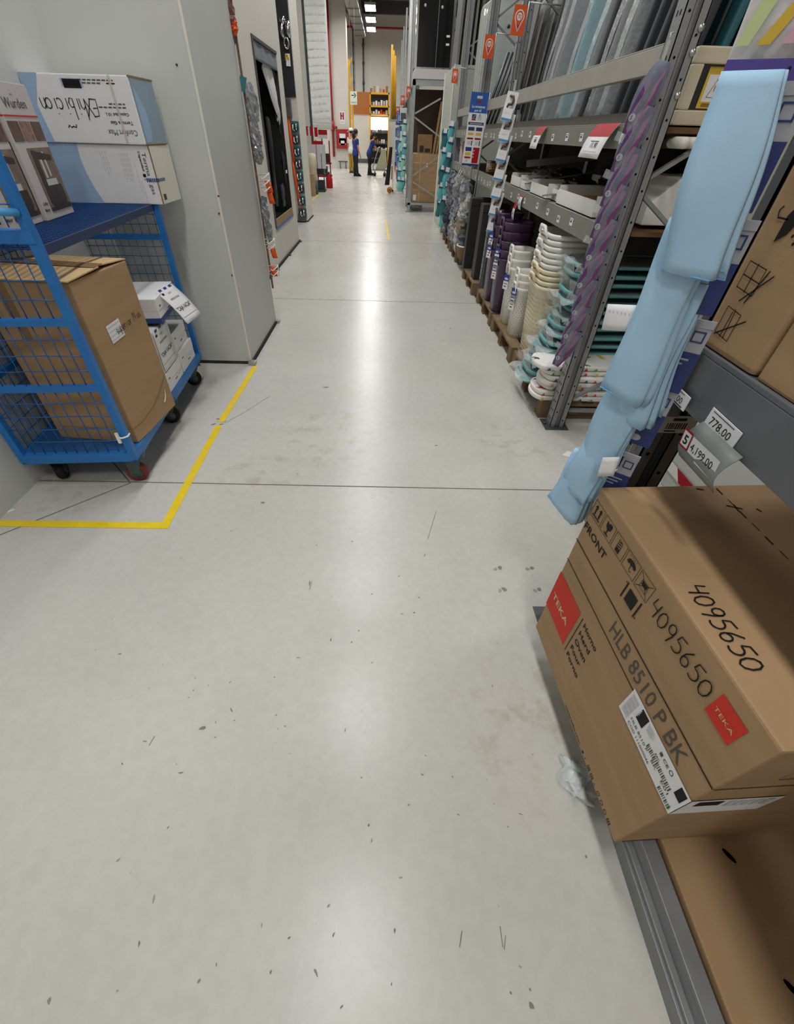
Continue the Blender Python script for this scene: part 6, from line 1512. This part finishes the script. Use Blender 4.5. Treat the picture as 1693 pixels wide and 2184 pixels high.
# tall shower panels beyond the frame
for i in range(6):
    x = .50+.055*i; y = 14.65+.35*(i % 3)
    t = thing('glass_door', 'tall framed glass door on the high shelf, %s' % ['first','second','third','fourth','fifth','sixth'][i]+' from the aisle', 'door panel', (x, y, 2.3), 0, 'tall glass doors')
    MB().box(0, .02, 0, .9, 0, 2.4).build('glass_pane', K['greenish'], t); MB().box(-.006, .028, -.02, .01, 0, 2.42).box(-.006, .028, .89, .92, 0, 2.42).box(-.006, .028, 0, .9, 2.38, 2.42).build('door_frame', K['chrome' if i % 2 else 'white'], t)
# long gondola with packs
t = thing('gondola_shelf', 'long grey gondola with hanging goods running to the far wall', 'shelving', (.52, 14.4, 0))
MB().box(.04, .5, .2, 15, .0, .14).build('plinth', K['trim'], t); MB().box(.35, .4, .2, 15, .14, 2.25).build('back_panel', K['steel_dark'], t); MB().box(.0, .5, .2, 15, 2.24, 2.29).build('top_shelf', K['steel_beam'], t)
MB().box(-.47, .05, 5.5, 7.4, 1.86, 1.90).box(-.02, .05, 5.5, 7.4, 1.70, 1.90).build('tube_bracket', K['galv'], t)
for k in range(5): MB().box(.02, .07, .2+k*3.2, .26+k*3.2, 0, 4.6).build('post', K['galv'], t)
r2 = random.Random(8); cols2 = (('signblue', 'blue'), ('paper', 'white'), ('signblue', 'blue'), ('paper_grey', 'grey'), ('teal_cloth', 'teal'), ('red_ink', 'red'))
rows2 = ('top', 'upper', 'middle', 'lower', 'bottom')
for r in range(5):
    for k in range(9):
        y = 15.4+k*1.0; c = cols2[(r+k*2+r2.randrange(2)) % 6] if r else cols2[0 if k % 3 else 1]; z = 1.92-r*.36
        t2 = thing('carded_pack', '%s carded pack in the %s row of the gondola, %s' % (c[1], rows2[r], nfar(k, 9, 'the row')), 'packet', (.40+.01*r2.random(), y, z), 0, 'carded packs on the gondola')
        MB().box(-.08, .10, -.003, 0, -.13, .13).build('card', K[c[0]], t2); MB().box(-.06, .08, -.05, -.003, -.10, .03).build('blister', K['paper' if c[0] != 'paper' else 'steel_dark'], t2)
for i in range(5):
    a = aty(838+(i % 3)*2, 95+12*i, 20+i*.4); b2 = aty(840+(i % 2)*2, 252, 20+i*.4)
    o = MB().cyl((a.x+.02*i, 20+i*.4, 1.9), (a.x+.02*i-.02, 20+i*.4, a.z), .035, 10).build('yellow_tube', K['yellow_paint']); tag(o, 'tall yellow tube in the bundle above the gondola, %s' % nfar(i, 5, 'it'), 'tube', 'tall yellow tubes')
# stock trolley with dark cover and tan wheel
t = thing('stock_trolley', 'narrow trolley with a dark hanging cover and a tan wheel at the gondola', 'trolley', (.10, 17.85, 0))
MB().box(.08, .13, 0, .05, .04, 1.15).box(.08, .40, 0, .04, .03, .08).box(.08, .13, 0, .8, .06, .10).build('frame', K['trim'], t)
MB().lathe([(.03, -.02), (.085, -.022), (.092, 0), (.085, .022), (.03, .02)], 20, 0, T(-.0, -.03, .092) @ RX(PI/2)).build('wheel', K['tan_wheel'], t); MB().lathe([(0, -.028), (.03, -.026), (.03, .026), (0, .028)], 12, 0, T(0, -.03, .092) @ RX(PI/2)).build('hub', K['photo_brown'], t)
MB().grid(lambda a, b: (.02-.11*b+.05*(1+.6*b)*math.cos(2*PI*a), .05*math.sin(2*PI*a), 1.2-.98*b), 14, 10).build('dark_cover', mat('darkcover', '241c1c', .8, bump=.4, bscale=20), t)
MB().grid(lambda a, b: (.07+.03*math.cos(2*PI*a), .02+.03*math.sin(2*PI*a), .72-.35*b), 10, 5).build('tan_pouch', K['carton'], t)
# ================================================================ people and their trolley
def skin_mesh(J, E, root, sub=2):
    names = list(J); idx = {n: i for i, n in enumerate(names)}
    me = bpy.data.meshes.new('sk'); me.from_pydata([J[n][0] for n in names], [(idx[a], idx[b]) for a, b in E], []); me.update()
    o = bpy.data.objects.new('sk', me); COL.objects.link(o)
    o.modifiers.new('k', 'SKIN'); md = o.modifiers.new('s', 'SUBSURF'); md.levels = sub
    sv = me.skin_vertices[0].data
    for i, n in enumerate(names):
        r = J[n][1]; sv[i].radius = r if isinstance(r, tuple) else (r, r); sv[i].use_root = (n == root)
    dg = bpy.context.evaluated_depsgraph_get(); dg.update()
    m2 = bpy.data.meshes.new_from_object(o.evaluated_get(dg))
    out = ([tuple(v.co) for v in m2.vertices], [tuple(p.vertices) for p in m2.polygons])
    bpy.data.objects.remove(o); bpy.data.meshes.remove(me); bpy.data.meshes.remove(m2)
    return out
def person(label, loc, rz, h, lean, head_dir, arms, legs, shirt, trousers, cap=None, hair='long'):
    # local: faces +y, z up, unit height scaled by h
    t = thing('person', label, 'person', loc, rz, 'people at the end of the aisle')
    V = Vector; s = h
    hip = V((0, 0, .50)); ln = math.sin(lean); lc = math.cos(lean)
    def up(x, y, z): return V((x, y*lc+z*ln, hip.z+z*lc-y*ln))
    chest = up(0, .01, .20); sh = up(0, 0, .31); neck = up(0, .005, .345); head0 = neck+V(head_dir)*.035; head1 = neck+V(head_dir)*.10; head2 = neck+V(head_dir)*.155
    J = {'hip': (hip, (.085, .065)), 'waist': (up(0, 0, .10), (.075, .055)), 'chest': (chest, (.088, .062)), 'sh': (sh, (.06, .045)), 'neck': (neck, .030), 'h0': (head0, (.042, .045)), 'h1': (head1, (.050, .056)), 'h2': (head2, (.034, .038))}
    E = [('hip', 'waist'), ('waist', 'chest'), ('chest', 'sh'), ('sh', 'neck'), ('neck', 'h0'), ('h0', 'h1'), ('h1', 'h2')]
    for i, sg in enumerate((-1, 1)):
        so = up(sg*.098, 0, .30); el = so+V(arms[i][0]); wr = el+V(arms[i][1]); hd = wr+V(arms[i][1]).normalized()*.045
        J.update({'so%d' % i: (so, .034), 'el%d' % i: (el, .024), 'wr%d' % i: (wr, .017), 'hd%d' % i: (hd, (.022, .012))}); E += [('sh', 'so%d' % i), ('so%d' % i, 'el%d' % i), ('el%d' % i, 'wr%d' % i), ('wr%d' % i, 'hd%d' % i)]
        th = V((sg*.048, 0, .46)); kn = V((sg*.045+legs[i][0], legs[i][1], .27)); an = V((sg*.045+legs[i][2], legs[i][3], .045)); toe = an+V((sg*.012, .075, -.028))
        J.update({'th%d' % i: (th, .056), 'kn%d' % i: (kn, .038), 'an%d' % i: (an, .024), 'to%d' % i: (toe, (.022, .014))}); E += [('hip', 'th%d' % i), ('th%d' % i, 'kn%d' % i), ('kn%d' % i, 'an%d' % i), ('an%d' % i, 'to%d' % i)]
    def sc(J, keys, gro): return {k: (J[k][0]*s, tuple(r*s+gro for r in (J[k][1] if isinstance(J[k][1], tuple) else (J[k][1],)*2))) for k in keys}
    v, f = skin_mesh(sc(J, J, 0), E, 'hip')
    m = MB().add(v, f, 0, True)
    # fingers, thumb, nose, ears
    for i, sg in enumerate((-1, 1)):
        hd = J['hd%d' % i][0]*s; d = (J['hd%d' % i][0]-J['wr%d' % i][0]).normalized(); sd = d.cross(V((0, 1, 0)));
        if sd.length < .2: sd = d.cross(V((0, 0, 1)))
        sd.normalize(); n_ = d.cross(sd)
        for k, L in enumerate((.075, .085, .08, .062)):
            b0 = hd+sd*(k-1.5)*.016; m.tube([b0, b0+d*L*.5+n_*.006, b0+d*L*.9+n_*.022], [.0085, .008, .006], 6)
        b0 = hd-d*.03+sd*.03; m.tube([b0, b0+sd*.025+d*.02, b0+sd*.028+d*.05], [.010, .009, .007], 6)
    hc = head1*s; hdv = V(head_dir).normalized(); fwd = (V((0, 1, 0))-hdv*hdv.y).normalized(); side = hdv.cross(fwd)
    m.tube([hc+fwd*.055*s+hdv*.01, hc+fwd*.068*s-hdv*.012, hc+fwd*.058*s-hdv*.02], [.006, .011, .007], 6)
    for sg in (-1, 1): m.tube([hc+side*sg*.050*s+hdv*.02, hc+side*sg*.055*s, hc+side*sg*.050*s-hdv*.022], [.008, .012, .007], 6)
    m.tube([hc+fwd*.050*s-hdv*.042-side*.018, hc+fwd*.054*s-hdv*.043, hc+fwd*.050*s-hdv*.042+side*.018], .005, 5)
    m.build('body', K['skin'], t)
    e = MB()
    for sg in (-1, 1): e.lathe([(0, -.007), (.006, -.004), (.008, 0), (.006, .004), (0, .007)], 8, 0, T(*(hc+fwd*.052*s+side*sg*.02*s+hdv*.012)))
    e.build('eyes', K['hair'], t)
    kk = ['waist', 'chest', 'sh', 'so0', 'el0', 'so1', 'el1', 'hip']
    J2 = dict(J)
    for i in (0, 1): J2['el%d' % i] = (J['so%d' % i][0]*.3+J['el%d' % i][0]*.7, .029)
    J2['hip'] = (J['hip'][0]-V((0, 0, .01)), (.086, .068))
    v, f = skin_mesh(sc(J2, kk, .014), [('hip', 'waist'), ('waist', 'chest'), ('chest', 'sh'), ('sh', 'so0'), ('so0', 'el0'), ('sh', 'so1'), ('so1', 'el1')], 'hip'); MB().add(v, f, 0, True).tube([(hip-V((0, 0, .045)))*s, (hip+V((0, 0, .01)))*s, up(0, 0, .06)*s, up(0, 0, .11)*s], [.082*s, .083*s, .078*s, .066*s], 20, flat=1.2).build('shirt', K[shirt], t)
    tm = MB().tube([(hip+V((0, 0, .02)))*s, (hip-V((0, 0, .03)))*s, (hip-V((0, 0, .085)))*s], [.072*s, .076*s, .058*s], 18, flat=1.2)
    for i, sg in enumerate((-1, 1)):
        th, kn, an = (J[q+'%d' % i][0]*s for q in ('th', 'kn', 'an'))
        tm.tube([th+V((0, 0, .02*s)), th*.6+kn*.4, kn, kn*.5+an*.5+V((0, -.008, 0)), an-V((0, 0, .02*s))], [.054*s, .052*s, .043*s, .040*s, .034*s], 14)
    tm.build('trousers', K[trousers], t)
    for i in (0, 1):
        a = J['an%d' % i][0]*s
        MB().rlathe([(.042, .11, 0), (.044, .125, .012), (.044, .12, .03), (.036, .085, .06), (.034, .05, .10), (.03, .04, .105)], .035, 0, T(a.x, a.y+.055, 0), 4, True, True).build('shoe', K['shoes'], t)
    Mh = Matrix(((side.x, fwd.x, hdv.x, hc.x), (side.y, fwd.y, hdv.y, hc.y), (side.z, fwd.z, hdv.z, hc.z), (0, 0, 0, 1)))
    hm = MB()
    def hf(a, b):
        th = 2*PI*a; ph = PI*b*.78; front = max(0, math.sin(th)); r_ = .061*s*(1+.05*math.sin(3*th)); ph *= (1-.52*front**2)
        return (r_*math.sin(ph)*math.cos(th), -.010*s+r_*1.08*math.sin(ph)*math.sin(th), .02*s+r_*1.05*math.cos(ph))
    hm.grid(hf, 20, 10, 0, Mh)
    if hair == 'long': hm.tube([Mh @ V((0, -.055*s, .0)), Mh @ V((0, -.065*s, -.04*s)), Mh @ V((.005, -.06*s, -.10*s)), Mh @ V((0, -.05*s, -.14*s))], [.045*s, .05*s, .042*s, .02*s], 10)
    hm.build('hair', K['hair'], t)
    if cap:
        c = MB().lathe([(.072*s, .02*s), (.072*s, .05*s), (.055*s, .082*s), (0, .095*s)], 18, 0, Mh @ T(0, -.01*s, 0)); c.prism([(-.05*s, .05*s), (.05*s, .05*s), (.04*s, .12*s), (-.04*s, .12*s)], .022*s, .028*s, 0, Mh); c.build('cap', K[cap], t)
    return t
p = atz(758, 376)
person('person in blue shirt and black trousers standing with arms down beside the yellow frame', (p.x+.02, p.y, 0), -.95, 1.60, .02, (.05, .08, 1), (((-.015, .0, -.17), (-.005, .03, -.15)), ((.02, .01, -.17), (.012, .05, -.15))), ((0, .01, 0, -.01), (0, .0, .01, .03)), 'shirt_blue', 'trousers')
p = atz(751, 371)
person('person in white shirt and cap with mustard trousers half hidden behind the blue shirted one', (p.x-.06, p.y+.7, 0), -.5, 1.62, .03, (.0, .06, 1), (((-.02, .0, -.17), (-.005, .03, -.15)), ((.02, .01, -.17), (.0, .05, -.15))), ((0, .01, 0, -.01), (0, .01, 0, .02)), 'shirt_white', 'trousers_tan', 'white', 'short')
p = atz(791, 374)
person('person in navy clothes leaning forward over the tilted trolley', (p.x-.08, p.y, 0), -PI/2+.1, 1.58, .34, (.0, .42, .85), (((-.01, .08, -.15), (.02, .13, -.07)), ((.0, .09, -.15), (-.03, .13, -.06))), ((0, .03, 0, -.02), (0, .0, .0, .05)), 'shirt_blue', 'trousers')
p = atz(808, 376)
t = thing('hand_trolley', 'silver platform trolley carrying a tilted cream panel next to the leaning person', 'trolley', (p.x+.02, p.y-.1, 0))
MB().box(-.32, .34, 0, .03, .20, .24).box(-.32, .34, .5, .53, .20, .24).box(-.32, -.29, 0, .53, .20, .24).box(.31, .34, 0, .53, .20, .24).tube([(-.30, .02, .22), (-.30, .02, .35), (-.05, .02, 1.02), (.02, .02, 1.04)], .018, 8).tube([(-.30, .5, .22), (-.30, .5, .35), (-.05, .5, 1.02), (.02, .5, 1.04)], .018, 8).box(-.05, .03, .02, .5, 1.02, 1.05).build('frame', K['galv'], t)
for x, y in ((-.22, .04), (.24, .04), (-.22, .48), (.24, .48)):
    o = MB().box(x-.02, x+.02, y-.02, y+.02, .09, .20).build('caster', K['steel_dark'], t); MB().lathe([(.02, -.018), (.06, -.018), (.065, 0), (.06, .018), (.02, .018)], 14, 0, T(x, y, .066) @ RX(PI/2)).build('wheel', K['rubber'], o)
o = MB().prism([(-.20, 0), (.22, 0), (.36, .10), (.30, .72), (.12, .74)], 0, .4, 0, T(.0, .07, .245) @ Matrix(((1,0,0,0),(0,0,1,0),(0,1,0,0),(0,0,0,1)))).build('cream_panel', mat('panelcream', 'a9a68c', .6), bevel=.02)
o.location = t.location; tag(o, 'tilted cream padded panel lying on the silver trolley', 'panel')
# ---------------------------------------------------------------- view
LE = 41
for n_ in ('lamp',):
    K[n_].node_tree.nodes['Principled BSDF'].inputs['Emission Strength'].default_value = LE
w = bpy.data.worlds.new('world'); S.world = w; w.use_nodes = True
w.node_tree.nodes['Background'].inputs[0].default_value = (.6, .62, .65, 1); w.node_tree.nodes['Background'].inputs[1].default_value = .03
S.view_settings.view_transform = 'Standard'; S.view_settings.look = 'None'; S.view_settings.exposure = 0.0; S.view_settings.gamma = 1
S.view_settings.use_curve_mapping = False
S.cycles.use_denoising = True
S.cycles.max_bounces = 8; S.cycles.diffuse_bounces = 4; S.cycles.glossy_bounces = 4; S.cycles.transparent_max_bounces = 24
S.cycles.sample_clamp_indirect = 6; S.cycles.caustics_reflective = False; S.cycles.caustics_refractive = False
